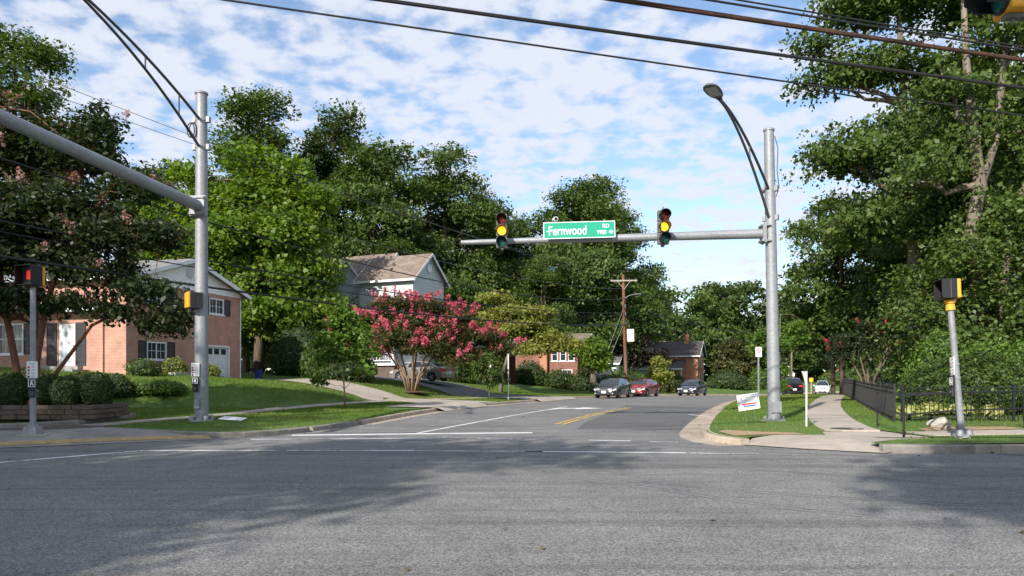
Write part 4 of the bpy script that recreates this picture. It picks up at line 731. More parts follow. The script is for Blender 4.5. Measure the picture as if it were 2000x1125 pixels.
# ------------------------------------------------------------ utility pole
ux, uy = 10.5, 70.5; uz = hl(ux, uy)
up = thing('utility_pole', 'leaning brown wooden utility pole with crossarm, lamp and white box', 'utility pole', (ux, uy, uz), R(8)); up.rotation_euler = (0, R(-1.6), R(8))
g = MB(); g.tube([(0,0,-.4),(0,0,4),(0,0,10.9)], [.19,.17,.125], 12); g.build('pole', M['polewood'], up, smooth=True); g = MB(); g.box((0,-.16,10.35),(2.5,.1,.13)); g.build('crossarm', M['armwood'], up)
for s_ in (-1, 1): g = MB(); g.tube([(s_*.62,-.18,10.3),(0,-.16,9.55)], .03, 6); g.build('brace', M['armwood'], up)
for x in (-1.15,-.55,.55,1.15): g = MB(); g.lathe([(.03,0),(.06,.03),(.04,.06),(.06,.09),(.02,.15)], (x,-.16,10.42), 8); g.build('insulator', M['greyhousing'], up)
g = MB(); g.tube([(.1,-.05,8.75),(.5,-.1,9.0),(1.0,-.1,9.1)], .03, 8); la = g.build('lamp_bracket', M['galv'], up); g = MB(); g.box((1.3,-.1,9.1),(.62,.26,.14)); g.build('lamp_head', M['greyhousing'], la, bevel=.04)
g = MB(); g.bb(.2,.8,-.28,.1,4.75,5.9); g.build('equipment_box', M['white'], up, bevel=.02)
for z in (6.5,7.3,8.0): g = MB(); g.box((0,-.18,z),(.2,.16,.3)); g.build('cable_clamp', M['greyhousing'], up)
g = MB(); g.bb(-.05,.05,-.21,-.17,.5,4.5); g.build('conduit', M['greyhousing'], up)
# ------------------------------------------------------------ wires
def P3(px, py, Y): return Vector(((px-1000)/1500*Y, Y, 1.55+(735-py)/1500*Y))
def wire(label, a, b, sag, r, m='wire', group=None, n=28):
    a, b = Vector(a), Vector(b); pts = [a.lerp(b, i/(n-1))-Vector((0,0,4*sag*(i/(n-1))*(1-i/(n-1)))) for i in range(n)]
    g = MB(); g.tube(pts, r, 6); return tag(g.build('overhead_wire', M[m], smooth=True), label, 'wire', group)
def ext(a, b, k0, k1): a, b = Vector(a), Vector(b); d = b-a; return a-d*k0, b+d*k1
for lb, p, q, r, m_, sg_ in (('lowest black overhead cable crossing the top of the picture', (470,0,13),(2000,222,17.5),.018,'wire',.05), ('thick black overhead cable second from below at top right', (780,0,12.5),(2000,168,17),.033,'wire',.05), ('thickest overhead cable with rusty patches at top right', (1210,-3,12.5),(2000,115,16),.043,'wire_rust',.03), ('thin upper overhead cable above the rusty one at top right', (1395,0,13),(2000,96,16),.02,'wire',.02), ('topmost thin overhead cable at the top right corner', (1440,-2,13.3),(2000,90,16.4),.016,'wire',.02)):
    a, b = ext(P3(*p), P3(*q), .55, .7); wire(lb, a, b, sg_, r, m_)
U = lambda dx, z: (ux+dx-.028*z, uy-.2, uz+z)
for lb, zz, p, sag, r, m_ in (('upper of two paired cables from utility pole across the brick house', 7.4,(0,405,21),.95,.026,'wire'), ('lower of two paired cables from utility pole across the brick house', 7.15,(0,425,21),1.0,.02,'wire'), ('thick lowest cable from utility pole across the brick house', 6.3,(0,478,20.5),.8,.04,'wire'), ('long cable from utility pole rising behind the left mast', 8.7,(0,262,21),1.7,.028,'wire'), ('faint thin cable from utility pole crossing the dark trees', 9.6,(330,330,28),1.2,.014,'wire_grey')):
    a, b = ext(P3(*p), Vector(U(0, zz)), .12, 0); wire(lb, a, b, sag, r, m_)
for lb, dx, p in (('left thin power line from crossarm passing high over left trees', -1.1,(70,125,26)), ('right thin power line from crossarm passing high over left trees', .55,(55,145,25))):
    a, b = ext(P3(*p), Vector(U(dx, 10.55)), .2, 0); wire(lb, a, b, .7, .012, 'wire_grey')
for lb, z0, b, sag in (('upper cable leaving utility pole rightward down the street', 8.2,(42,112,8.3),1.3), ('middle cable leaving utility pole rightward down the street', 7.2,(42,112,7.2),1.5), ('lower cable leaving utility pole rightward down the street', 6.6,(42,112,6.0),1.5)): wire(lb, U(0, z0), b, sag, .028)
for lb, z0, x, y in (('outer guy wire slanting down left of the utility pole', 8.0,ux-3.2,uy-.6), ('inner guy wire slanting down left of the utility pole', 6.6,ux-2.9,uy-.3)): wire(lb, U(0, z0), (x, y, hl(x, y)), 0, .03, 'wire_grey')
# ------------------------------------------------------------ fences
def picket_fence(label, pts, hf, h=1.0):
    t = thing('iron_fence', label, 'fence', (pts[0][0], pts[0][1], 0), 0); o = Vector((pts[0][0], pts[0][1], 0)); g0 = MB(); g0.box((0,0,h/2),(.016,.016,h)); pk = None; ps = None
    for (ax, ay), (bx, by) in zip(pts[:-1], pts[1:]):
        L = math.hypot(bx-ax, by-ay); k = max(1, round(L/2.0)); rz = math.atan2(by-ay, bx-ax)
        for i in range(k+1):
            x, y = ax+(bx-ax)*i/k, ay+(by-ay)*i/k; z = float(hf(x, y)); g = MB(); g.box((0,0,h/2),(.06,.06,h+.14)); g.box((0,0,h+.085),(.075,.075,.03),0,.5); q = g.build('post', M['blackiron'], t) if ps is None else link('post', ps.data, None, t); ps = ps or q; q.location = Vector((x, y, z))-o; q.rotation_euler = (0,0,rz)
            if i < k:
                x2, y2 = ax+(bx-ax)*(i+1)/k, ay+(by-ay)*(i+1)/k; z2 = float(hf(x2, y2))
                for hz in (.14, h-.14, h): g = MB(); g.tube([Vector((x,y,z+hz))-o, Vector((x2,y2,z2+hz))-o], .018, 4); g.build('rail', M['blackiron'], t)
                m_ = max(2, round(L/k/.125))
                for j in range(1, m_):
                    u = j/m_; q = g0.build('picket', M['blackiron'], t) if pk is None else link('picket', pk.data, None, t); pk = pk or q; q.location = Vector((x+(x2-x)*u, y+(y2-y)*u, z+(z2-z)*u+.03))-o; q.rotation_euler = (0,0,rz)
    return t
picket_fence('black iron picket fence running back along the right sidewalk', [(11.25,22.6),(14.0,30),(17.6,39.5),(21.6,50)], HR, 1.02)
picket_fence('black iron picket fence facing the cross street before the hedge', [(11.45,22.55),(14.5,22.2),(21,21.6)], HR, 1.0)
hr_ = thing('handrail', 'black pipe handrail beside the right sidewalk corner', 'handrail', (8.85,17.35,hr(8.85,17.35)), 0); o = Vector((8.85,17.35,hr(8.85,17.35)))
hp = [(9.85,20.7),(8.85,17.35),(11.0,18.95),(13.05,19.55),(17,19.9)]
for i, (x, y) in enumerate(hp): z = hr(x, y); g = MB(); g.tube([Vector((x,y,z-.2))-o, Vector((x,y,z+.95))-o], .026, 8); g.build('post', M['blackiron'], hr_)
for (ax, ay), (bx, by) in zip(hp[:-1], hp[1:]):
    for z in (.94,.5): g = MB(); g.tube([Vector((ax,ay,hr(ax,ay)+z))-o, Vector((bx,by,hr(bx,by)+z))-o], .022, 8); g.build('rail', M['blackiron'], hr_)
gf = thing('slat_fence', 'pale sage wooden slat fence behind the right crape myrtle', 'fence', (24.5,53,0), 0)
for k in range(26): x, y = .17*k*.99, .0; g = MB(); z = hr(24.5+x, 53); g.bb(x-.06,x+.06,-.015,.015,z,z+2.1+.05*math.sin(k*2.1)); g.build('slat', M['greenfence'], gf)
for z in (.5,1.7): g = MB(); g.bb(-.1,4.3,.016,.07,hr(26,53)+z,hr(26,53)+z+.1); g.build('rail', M['greenfence'], gf)
# ------------------------------------------------------------ stone planter wall, rock, bin
pw = thing('retaining_wall', 'low stacked stone planter wall below the round shrubs', 'wall', (-12.5,22.8,0), R(184)); rnd = random.Random(3); zb = .28
for c_ in range(3):
    for seg_ in range(2):
        s_ = rnd.uniform(-.25, 0) if seg_ == 0 else .12
        while s_ < (7.0 if seg_ == 0 else 2.2):
            w_ = rnd.uniform(.3,.62); hh = .135; g = MB(); dd_ = rnd.uniform(-.015,.02)
            if seg_ == 0: g.box((s_+w_/2, 0+dd_, zb+c_*.14+hh/2), (w_-.014,.26,hh-.01))
            else: g.box((0+dd_, -(s_+w_/2), zb+c_*.14+hh/2), (.26,w_-.014,hh-.01))
            g.build('stone', M['stone'], pw, bevel=.012); s_ += w_
g = MB(); g.box((0,0,0),(.62,.42,.42)); o = g.build('boulder', M['rock'], None); bm = bmesh.new(); bm.from_mesh(o.data); bmesh.ops.subdivide_edges(bm, edges=bm.edges, cuts=4, use_grid_fill=True); rnd = random.Random(8)
for v in bm.verts:
    q = v.co.normalized(); k = 1+.14*math.sin(q.x*5+1)+.12*math.sin(q.y*6+q.z*4)+rnd.uniform(-.05,.05); v.co = Vector((q.x*.28*k, q.y*.2*k, q.z*.17*k))
bm.to_mesh(o.data); bm.free(); o.location = (10.75,19.3,hr(10.75,19.3)+.14); tag(o, 'pale rough boulder beside the right sidewalk near the fence', 'rock')
bn = thing('wheeled_bin', 'blue bin in shade beside the garage corner of the brick house', 'bin', (-16.3,49.4,hl(-16.3,49.4)), R(-20)); bn.scale = (.65,.65,.62); g = MB(); g.box((0,0,.42),(.45,.5,.84),0,1.15); g.build('bin_body', M['bluebin'], bn, bevel=.02); g = MB(); g.box((0,0,.89),(.56,.62,.06)); g.build('lid', M['bluebin'], bn, bevel=.015)
for x in (-.24,.24): g = MB(); g.tube([(x-.03,.22,.1),(x+.03,.22,.1)], .1, 12); g.build('wheel', M['rubber'], bn)
# ------------------------------------------------------------ cars
def car(label, loc, ang, paint, style='sedan', lift=0.0, cat='car'):
    """ang: heading, 0 = +x. Local frame: x forward, y left"""
    t = thing('parked_car', label, cat, loc, ang)
    if style == 'sedan': L2, WB, Rw = 2.38, 1.38, .325; T = ([-2.38,-2.32,-2.1,-1.5,-.5,.3,1.0,1.6,2.05,2.3,2.38], [.62,.93,1.03,1.04,.98,.95,.95,.88,.78,.68,.58]); G = ([-1.95,-1.35,-.8,-.2,.3,.75,1.32], [1.03,1.27,1.42,1.47,1.44,1.28,.95]); gx = (-1.95, 1.32); ws = (.36, 1.26); rg = (-1.85, -.86); sd = ((-1.36,-.52),(-.44,.62)); Wd = .905
    else: L2, WB, Rw = 2.32, 1.36, .36; T = ([-2.32,-2.26,-2.0,-1.2,0,.9,1.5,2.0,2.25,2.32], [.6,1.02,1.08,1.06,1.04,1.02,.98,.9,.78,.62]); G = ([-2.2,-1.95,-1.5,-.4,.2,.7,1.35], [1.08,1.5,1.66,1.71,1.69,1.52,1.02]); gx = (-2.2, 1.35); ws = (.3, 1.28); rg = (-2.16, -1.82); sd = ((-1.85,-1.1),(-1.02,-.15),(-.07,.72)); Wd = .93
    hwx = ([-L2,-L2+.06,-L2+.2,-1.7,0,1.5,L2-.28,L2-.08,L2], [.66,.76,.84,Wd-.02,Wd,Wd-.015,.82,.70,.58])
    zt = lambda x: float(np.interp(x, *T)); hw = lambda x: float(np.interp(x, *hwx)); zr = lambda x: float(np.interp(x, *G))
    def zb(x):
        b = .21 + (.06 if abs(x) > L2-.35 else 0)
        for s_ in (-1, 1):
            q = (Rw+.05)**2-(x-s_*WB)**2
            if q > 0: b = max(b, Rw+math.sqrt(q))
        return min(b, zt(x)-.14)
    def sec(x):
        b, tp, w = zb(x), zt(x), hw(x); lv = lambda z: min(max(z, b+.01*(z*2)), tp-.05)
        return [(w*.95, b), (w*.99, lv(.46)), (w, lv(.66)), (w*.985, max(lv(.82), b+.05)), (w*.95, tp-.025), (w*.88, tp), (w*.45, tp+.025), (0, tp+.03)]
    xs = sorted(set(list(np.linspace(-L2, L2, 61)) + [s_*WB+o for s_ in (-1, 1) for o in (-Rw-.049, Rw+.049, -Rw*.9, Rw*.9)]))
    vs_ = []; k = 15
    for x in xs:
        s_ = sec(x); vs_ += [(x, y, z) for y, z in s_] + [(x, -y, z) for y, z in s_[-2::-1]]
    g = MB(); n = len(xs); g.add(vs_, [(i*k+c, i*k+c+1, (i+1)*k+c+1, (i+1)*k+c) for i in range(n-1) for c in range(k-1)] + [tuple(range(k)), tuple((n-1)*k+c for c in range(k))[::-1]]); bd = g.build('body', paint, t, smooth=True)
    g = MB(); g.bb(-L2+.3, L2-.3, -.7, .7, .2, .62); g.build('underbody', M['black'], t)
    gs = np.linspace(gx[0], gx[1], 34); vs_ = []; k = 7
    def gsec(x):
        a, r_ = zt(x)-.01, max(zr(x), zt(x)+.01); yb = hw(x)*.91; yt = yb-(r_-a)*.42; return [(yb, a), (yt, r_-.035), (yt*.82, r_), (0, r_+.012)]
    for x in gs:
        s_ = gsec(x); vs_ += [(x, y, z) for y, z in s_] + [(x, -y, z) for y, z in s_[-2::-1]]
    g = MB(); n = len(gs); g.add(vs_, [(i*k+c, i*k+c+1, (i+1)*k+c+1, (i+1)*k+c) for i in range(n-1) for c in range(k-1)] + [tuple(range(k)), tuple((n-1)*k+c for c in range(k))[::-1]]); g.build('cabin', paint, t, smooth=True)
    for sg_ in (-1, 1):
        for x0, x1 in sd:
            g = MB(); q = np.linspace(x0, x1, 9); top = []; bot = []
            for x in q:
                s_ = gsec(x); (yb, a), (yt, r_) = s_[0], s_[1]; H_ = r_-a
                if H_ < .1: continue
                f0, f1 = .06/H_ if H_ > .12 else .3, 1-.05/H_; f1 = max(f1, f0+.02)
                for f, arr in ((f0, bot), (f1, top)): arr.append((x, sg_*(yb+(yt-yb)*f+.007), a+H_*f))
            m_ = len(bot); g.add(bot+top, [(i, i+1, m_+i+1, m_+i) for i in range(m_-1)]); g.build('side_window', M['carglass'], t)
        s_ = sec(.78); g = MB(); g.box((.82, sg_*(hw(.8)+.09), zt(.8)+.08), (.14,.2,.14)); g.build('mirror', paint, t, bevel=.03)
        for x in (-.62, .28): g = MB(); g.box((x, sg_*(hw(x)*.99+.012), zt(x)-.13), (.2,.03,.03)); g.build('door_handle', paint, t, bevel=.008)
        for x0 in (-.48, .62, -1.3): g = MB(); g.add([(x0, sg_*(hw(x0)*f+.004), z) for f, z in ((.96,.28),(.995,.5),(1.0,.66),(.985,.82),(.95,zt(x0)-.03))] + [(x0+.012, sg_*(hw(x0)*f+.004), z) for f, z in ((.96,.28),(.995,.5),(1.0,.66),(.985,.82),(.95,zt(x0)-.03))], [(i, i+1, 6+i, 5+i) for i in range(4)]); g.build('door_seam', M['black'], t)
        def lamp(x0, x1, z0, z1, m_, nm, zslope=0):
            g = MB(); q = np.linspace(x0, x1, 9); vs2 = []
            for x in q:
                for z in (z0, (z0+z1)/2, z1): z_ = min(z+zslope*(x-x0), zt(x)-.03); yy = np.interp(z_, [p[1] for p in sec(x)[:5]], [p[0] for p in sec(x)[:5]]); vs2.append((x+(.012 if x > 0 else -.012)*(abs(x) > L2-.25), sg_*(yy+.012), z_))
            g.add(vs2, [(i*3+c, i*3+c+1, (i+1)*3+c+1, (i+1)*3+c) for i in range(8) for c in range(2)]); g.build(nm, m_, t)
        hz = .64 if style == 'sedan' else .74
        lamp(L2-.42, L2-.01, hz-.03, hz+.15, M['signwhite'], 'headlight', -.1); g = MB(); g.box((L2-.03, sg_*.46, hz+.01), (.07,.34,.11)); g.build('headlight', M['rim'], t, bevel=.02)
        lamp(-L2+.02, -L2+.36, .72 if style == 'sedan' else .82, .9 if style == 'sedan' else 1.05, M['signred'], 'taillight'); g = MB(); g.box((-L2+.03, sg_*.52, .83 if style == 'sedan' else .93), (.09,.3,.13)); g.build('taillight', M['signred'], t, bevel=.02)
        g = MB(); g.box((L2-.06, sg_*.6, .36), (.08,.2,.09)); g.build('fog_lamp', M['rim'], t, bevel=.015)
        for wx in (-WB, WB):
            w = bpy.data.objects.new('wheel', None); COL.objects.link(w); w.parent = t; w.location = (wx, sg_*(hw(wx)-.115), Rw); w.rotation_euler = (R(90) if sg_ < 0 else R(-90), 0, 0)
            g = MB(); g.lathe([(Rw*.66,-.1),(Rw*.93,-.105),(Rw,-.07),(Rw,.07),(Rw*.93,.105),(Rw*.66,.1)], (0,0,0), 24); g.build('tyre', M['rubber'], w, smooth=True)
            g = MB(); g.lathe([(Rw*.67,.04),(Rw*.67,.1),(Rw*.6,.1),(Rw*.58,.05)], (0,0,0), 24)
            for k_ in range(5):
                a = k_*2*math.pi/5; g.box((math.cos(a)*Rw*.33, math.sin(a)*Rw*.33, .088), (Rw*.62,.055,.03), a)
            g.lathe([(.06,.07),(.06,.11),(.02,.115)], (0,0,0), 12); g.build('rim', M['rim'], w)
    def pane(x0, x1, nm):
        g = MB(); q = np.linspace(x0, x1, 8); vs2 = []; k_ = 7
        for x in q:
            s_ = gsec(x); yt = s_[1][0]*.96
            for c in range(k_):
                u = -1+2*c/(k_-1); y = yt*u; z = np.interp(abs(y), [0, s_[2][0], s_[1][0]], [s_[3][1], s_[2][1], s_[1][1]]); vs2.append((x+(.008 if x > 0 else -.008), y, z+.009))
        g.add(vs2, [(i*k_+c, i*k_+c+1, (i+1)*k_+c+1, (i+1)*k_+c) for i in range(7) for c in range(k_-1)]); g.build(nm, M['carglass'], t, smooth=True)
    pane(*ws, 'windscreen'); pane(*rg, 'rear_window')
    hz = .62 if style == 'sedan' else .74
    g = MB(); g.box((L2+.005,0,hz),(.03,.62,.12)); gr = g.build('grille', M['black'], t, bevel=.01)
    for z in (-.035,.0,.035): g = MB(); g.box((L2+.018,0,hz+z),(.012,.6,.012)); g.build('grille_bar', M['rim'], gr)
    g = MB(); g.box((L2+.0,0,.34),(.05,.95,.14)); g.build('lower_intake', M['black'], t, bevel=.02); g = MB(); g.box((L2+.03,0,.47),(.014,.32,.16)); g.build('number_plate', M['signwhite'], t); g = MB(); g.box((-L2-.012,0,.62),(.014,.32,.16)); g.build('number_plate', M['signwhite'], t)
    return t
def paint(name, c, metal=.35): return mat(name, c, .28, metal, coat=.8, ns=40, na=.06)
PT = {k: paint('paint_'+k, v) for k, v in {'charcoal': (.045,.047,.055), 'red': (.30,.010,.014), 'navy': (.012,.014,.026), 'silver': (.27,.245,.22), 'black': (.012,.012,.014)}.items()}; PT['white'] = paint('paint_white', (.75,.76,.78), 0)
def rz_(x, y): return float(road_z(x, y))
car('dark grey sedan parked facing the viewer, nearest of the kerbside cars', (7.55,57.3,rz_(7,57.3)), R(-90-24), PT['charcoal']); car('red sedan parked behind the dark grey sedan at the kerb', (10.75,63.4,rz_(11,63.4)), R(-90-27), PT['red'])
car('navy black sedan parked alone facing the viewer past the red car', (16.7,71.0,rz_(17,71)), R(-90-28), PT['navy']); car('silver-tan sedan parked in the driveway behind pink tree', (-6.5,55.3,hl(-6.5,55.3)+.04), R(153), PT['silver'])
car('black SUV seen from behind past the right mast', (26.1,72.3,rz_(26,72.3)), R(82), PT['black'], 'suv', cat='suv'); car('white SUV coming toward the viewer far down the street', (39.6,98.0,rz_(39,98)+.05), R(-90-22), PT['white'], 'suv', cat='suv')
car('white car far off at left of the no-parking sign', (38.9,121,hl(38.9,121)+.05), R(190), PT['white']); car('dark car inside the shaded carport', (-3.2,67.0,hl(-3.2,67)+.05), R(-95), PT['black'])

# ------------------------------------------------------------ vegetation
def nrm(v): return v/np.maximum(np.linalg.norm(v, axis=1, keepdims=True), 1e-9)
def leaves(name, C, O, size, rng, tint, m, parent, asp=.62, up=.45, jit=.6, fold=.12):
    """one quad per leaf, each at its own angle"""
    n = len(C); nn = nrm(O*.55+np.array([0,0,up])+rng.normal(size=(n,3))*jit); a = nrm(np.cross(nn, rng.normal(size=(n,3)))); b = np.cross(nn, a); s = size*np.clip(np.exp(rng.normal(size=(n,1))*.38), .4, 1.9); a = a*s*.5; b = b*s*.5*asp; f = nn*s*fold
    V = np.stack([C-a, C-a*.1+b+f, C+a, C-a*.1-b+f], 1).reshape(-1, 3); F = np.arange(4*n).reshape(-1, 4)
    return link(name, mesh_arrays(name, V, F, np.clip(tint, 0, 1)), m, parent)
def clumps(lobes, n, rng, shell=.5, flat=.75):
    """clump centres spread through the lobes, denser to the outside"""
    vol = np.array([l[3]*l[4]*l[5] for l in lobes])**.75; k = rng.choice(len(lobes), n, p=vol/vol.sum()); Lb = np.array(lobes, float)[k]
    d = nrm(rng.normal(size=(n,3))); d[:,2] = np.where(d[:,2] < -.35, -d[:,2]*.6, d[:,2]); d = nrm(d); r = (shell+(1-shell)*rng.random((n,1))**.6); r *= 1+.16*rng.normal(size=(n,1))
    return Lb[:,:3]+d*r*Lb[:,3:6], d, k
def tree(name, label, loc, lobes, trunk, n_cl, per, lsize, leaf='L_mid', bark='bark', seed=1, cr=.7, group=None, cat='tree', bloom=None, rz=0.0, shell=.45, asp=.62, limb_r=None, twigs=6, flat=.6, tint0=.45, stems=None, up=.45):
    """trunk: list of (x, y, z, r). lobes: (x, y, z, rx, ry, rz) from the base"""
    rng = np.random.default_rng(seed); t = thing(name, label, cat, loc, rz, group)
    C, D, K = clumps(lobes, n_cl, rng, shell); rad = cr*(.55+.8*rng.random((n_cl,1)))
    g = MB(); stems = stems or [trunk]
    for s_ in stems: g.tube([p[:3] for p in s_], [p[3] for p in s_], 9)
    base_pts = [Vector(p[:3]) for s_ in stems for p in s_[1:]]; base_r = [p[3] for s_ in stems for p in s_[1:]]
    for i, l in enumerate(lobes):
        c = Vector(l[:3]); cand = [(abs(b.z-(c.z-l[5]*.9))*.7+(b-c).length*.6, j) for j, b in enumerate(base_pts)]; j = min(cand)[1]; b = base_pts[j]; lr = min(base_r[j]*.72, limb_r or 9)
        mid = b.lerp(c, .5)+Vector((rng.normal()*.3, rng.normal()*.3, rng.normal()*.25-.1*l[5])); g.tube([b, b.lerp(mid, .5)+Vector((0,0,.1)), mid, c], [lr, lr*.8, lr*.6, lr*.35], 7)
        idx = np.where(K == i)[0][:twigs]
        for q in idx:
            e = Vector(C[q]); st = mid.lerp(c, rng.random()); m2 = st.lerp(e, .5)+Vector((rng.normal()*.2, rng.normal()*.2, .15)); g.tube([st, m2, e], [lr*.34, lr*.22, lr*.06+.004], 5)
    g.build('trunk', M[bark], t, smooth=2)
    ids = np.repeat(np.arange(n_cl), per); n = len(ids); P = C[ids]+np.clip(rng.normal(size=(n,3)),-1.5,1.5)*rad[ids]*np.array([.6,.6,.6*flat]); ct = rng.normal(size=n_cl)*.16
    O = nrm(P-np.array([0,0,np.mean([l[2] for l in lobes])-1])); tint = tint0+ct[ids]+rng.normal(size=n)*.14
    leaves('crown', P, O, lsize, rng, tint, M[leaf], t, asp, up)
    if bloom:
        bm_, frac, bn, br, bs, zmin = bloom; zz = np.array([l[2] for l in lobes]); out = np.where((D[:,2] > zmin))[0]; rng.shuffle(out); out = out[:int(len(out)*frac)]; ids = np.repeat(out, bn)
        ax = nrm(D+np.array([0,0,.7])); tt = rng.random((len(ids),1)); P = C[ids]+D[ids]*rad[ids]*.8+ax[ids]*tt*br*2.6+rng.normal(size=(len(ids),3))*br*.62*(1.05-.75*tt); leaves('blossom', P, nrm(D[ids]+.01), bs, rng, .5+rng.normal(size=len(ids))*.25, M[bm_], t, .9, .3, .9)
    return t
def again(src, label, x, y, z, rz, s, sz=None, group=None):
    c = copy_tree(src); c.location = (x, y, z); c.rotation_euler = (0, 0, rz); c.scale = (s, s, sz or s); c['label'] = label
    if group: c['group'] = group
    return c
def shrub(name, label, loc, lobes, n, lsize, leaf, seed, core=.8, cat='shrub', group=None, asp=.6, rough=.08, bloom=None):
    """leafy shell over a solid dark core that blocks light and paints inner shade"""
    rng = np.random.default_rng(seed); t = thing(name, label, cat, loc, 0, group); g = MB()
    for l in lobes:
        prof = [(math.sin(a)*core*l[3], l[2]-math.cos(a)*core*l[5]) for a in np.linspace(.05, math.pi-.05, 8)]; q = MB(); q.lathe([(r_/l[3]*1.0, z) for r_, z in prof], (0,0,0), 12); g.add([(x*l[3]+l[0], y*l[4]+l[1], z) for x, y, z in q.v], q.f)
    g.build('shade_core', M['core'], t); w = np.array([l[3]*l[4]+l[3]*l[5] for l in lobes]); k = rng.choice(len(lobes), n, p=w/w.sum()); Lb = np.array(lobes, float)[k]; d = nrm(rng.normal(size=(n,3))); r = 1+rough*rng.normal(size=(n,1))-.12*rng.random((n,1))
    lump = 1+.05*np.sin(d[:,:1]*7+seed)*np.cos(d[:,1:2]*6+d[:,2:]*5)+.04*np.sin(d[:,2:]*6+d[:,:1]*8); P = Lb[:,:3]+d*r*lump*Lb[:,3:6]; kk = P[:,2] > -.05; P, d = P[kk], d[kk]
    leaves('foliage', P, d, lsize, rng, .42+.2*rng.normal(size=len(P)), M[leaf], t, asp, .25, .55)
    if bloom: q = rng.choice(len(P), bloom[1]); leaves('blossom', P[q]+d[q]*.05, d[q], bloom[2], rng, rng.random(len(q)), M[bloom[0]], t, .9)
    return t
def rlobes(rng, n, r, z0, z1, rr, zr=.7, cx=0, cy=0):
    """a rough crown: lobes scattered in an egg of radius r between z0 and z1"""
    out = []
    for i in range(n):
        u = (i+.5)/n; z = z0+(z1-z0)*u; w = r*math.sin(math.pi*(.18+.74*u))**.8; a = i*2.4+rng.normal()*.4; q = w*(.35+.5*rng.random()); s = rr*(.75+.5*rng.random())*(1.1-.35*u); out.append((cx+q*math.cos(a), cy+q*math.sin(a), z, s, s, s*zr))
    return out
RG = np.random.default_rng(11)
def G(x, y): return float(HG(x, y))
# left: dark crape myrtle by the house, dusty blossom
t1s = [[(0,0,-.2,.15),(-.25,.1,1.2,.115),(-.7,.2,3.2,.1),(-1.2,.3,6.0,.08)], [(.2,0,-.2,.13),(.3,0,1.4,.105),(.7,-.1,3.4,.09),(1.4,-.1,6.0,.08),(1.9,0,8.3,.04)], [(0,.25,-.2,.15),(.1,.4,1.6,.13),(-.1,.7,4,.1),(.2,.9,7.2,.06)], [(.3,.2,-.2,.09),(.9,.2,1.5,.07),(2.2,-.1,3.0,.05),(3.7,-.2,3.7,.035),(4.6,-.3,3.5,.02)], [(-.2,-.1,-.2,.14),(-.9,-.3,1.8,.11),(-2.2,-.5,4.0,.08)]]
lob = [(-2.4,-.3,5.4,1.7,1.7,1.2),(-.6,.2,6.2,1.9,1.8,1.4),(1.2,0,6.2,1.8,1.7,1.3),(2.9,-.2,5.6,1.5,1.4,.9),(1.8,.2,8.2,1.2,1.2,1.1),(-1.2,.3,8.4,1.6,1.5,1.3),(.5,.6,9.0,.9,.9,.9),(2.4,0,9.1,.6,.6,.8),(3.6,-.2,7.2,.9,.9,.7),(-3.4,.2,7.2,1.5,1.5,1.2),(3.9,-.3,4.0,1.2,.9,.35),(2.4,-.2,4.6,1.2,1.1,.5),(-1.8,-.3,10.0,1.0,1.0,1.0),(4.5,-.3,5.6,.8,.8,.55),(0,-.4,4.9,1.7,1.4,.8),(1.5,-.3,3.6,1.3,.9,.4),(3.4,-.3,3.3,.9,.6,.25),(4.6,-.3,2.9,.6,.5,.22),(-1.2,-.5,3.9,1.6,1,.5),(-3.2,-.4,4.2,1.4,1,.6),(5.0,-.3,3.3,.6,.6,.35),(-2.6,-.7,3.5,1.4,.9,.5),(-.2,-.8,3.6,1.2,.8,.45)]
tree('crape_myrtle', 'tall dark crape myrtle with dusty pink flowers at far left', (-15.6,24.6,hl(-15.6,24.6)), lob, None, 1500, 50, .15, 'L_crape', 'bark_red', 3, .48, stems=t1s, bloom=('B_dusty', .075, 45, .13, .075, .1), twigs=9, shell=.3, asp=.55)
# bright maple right of the brick house
lob = [(0,0,6,3.6,3.4,2.4),(3.3,-.8,6.5,2.6,2.6,1.8),(-3.6,-.5,7,2.6,2.4,1.8),(-1.2,-1.5,9.3,3.2,2.8,2.0),(2.4,-1,9.6,2.8,2.6,1.8),(.3,0,12.3,2.8,2.6,1.9),(-3.3,0,11.5,2.4,2.2,1.7),(3.6,0,12.3,1.8,1.8,1.4),(-.6,.2,15,1.8,1.8,1.4),(4.4,-1.5,4.2,1.9,1.7,1.2),(-5.6,0,9.6,1.8,1.8,1.5),(1.6,-2.6,4.2,1.8,1.6,1.0),(-5.0,.5,14,1.6,1.6,1.2),(2.2,0,14.6,1.3,1.3,1.0),(0,.8,3.3,2.6,2,1.4),(-2.6,0,4.0,2.2,2,1.4),(2.6,-.6,3.0,1.9,1.6,1.2),(-7.0,0,8.2,1.7,1.7,1.4),(-6.6,0,11.2,1.5,1.5,1.1)]
tree('maple_tree', 'broad bright yellow-green maple beside the brick house garage', (-18.5,56,hl(-18.5,56)), lob, [(0,0,-.3,.42),(.1,0,3,.34),(0,.1,8,.22),(-.1,0,14,.08)], 1100, 50, .28, 'L_maple', 'bark', 7, .85, shell=.55, flat=.8, asp=.75)
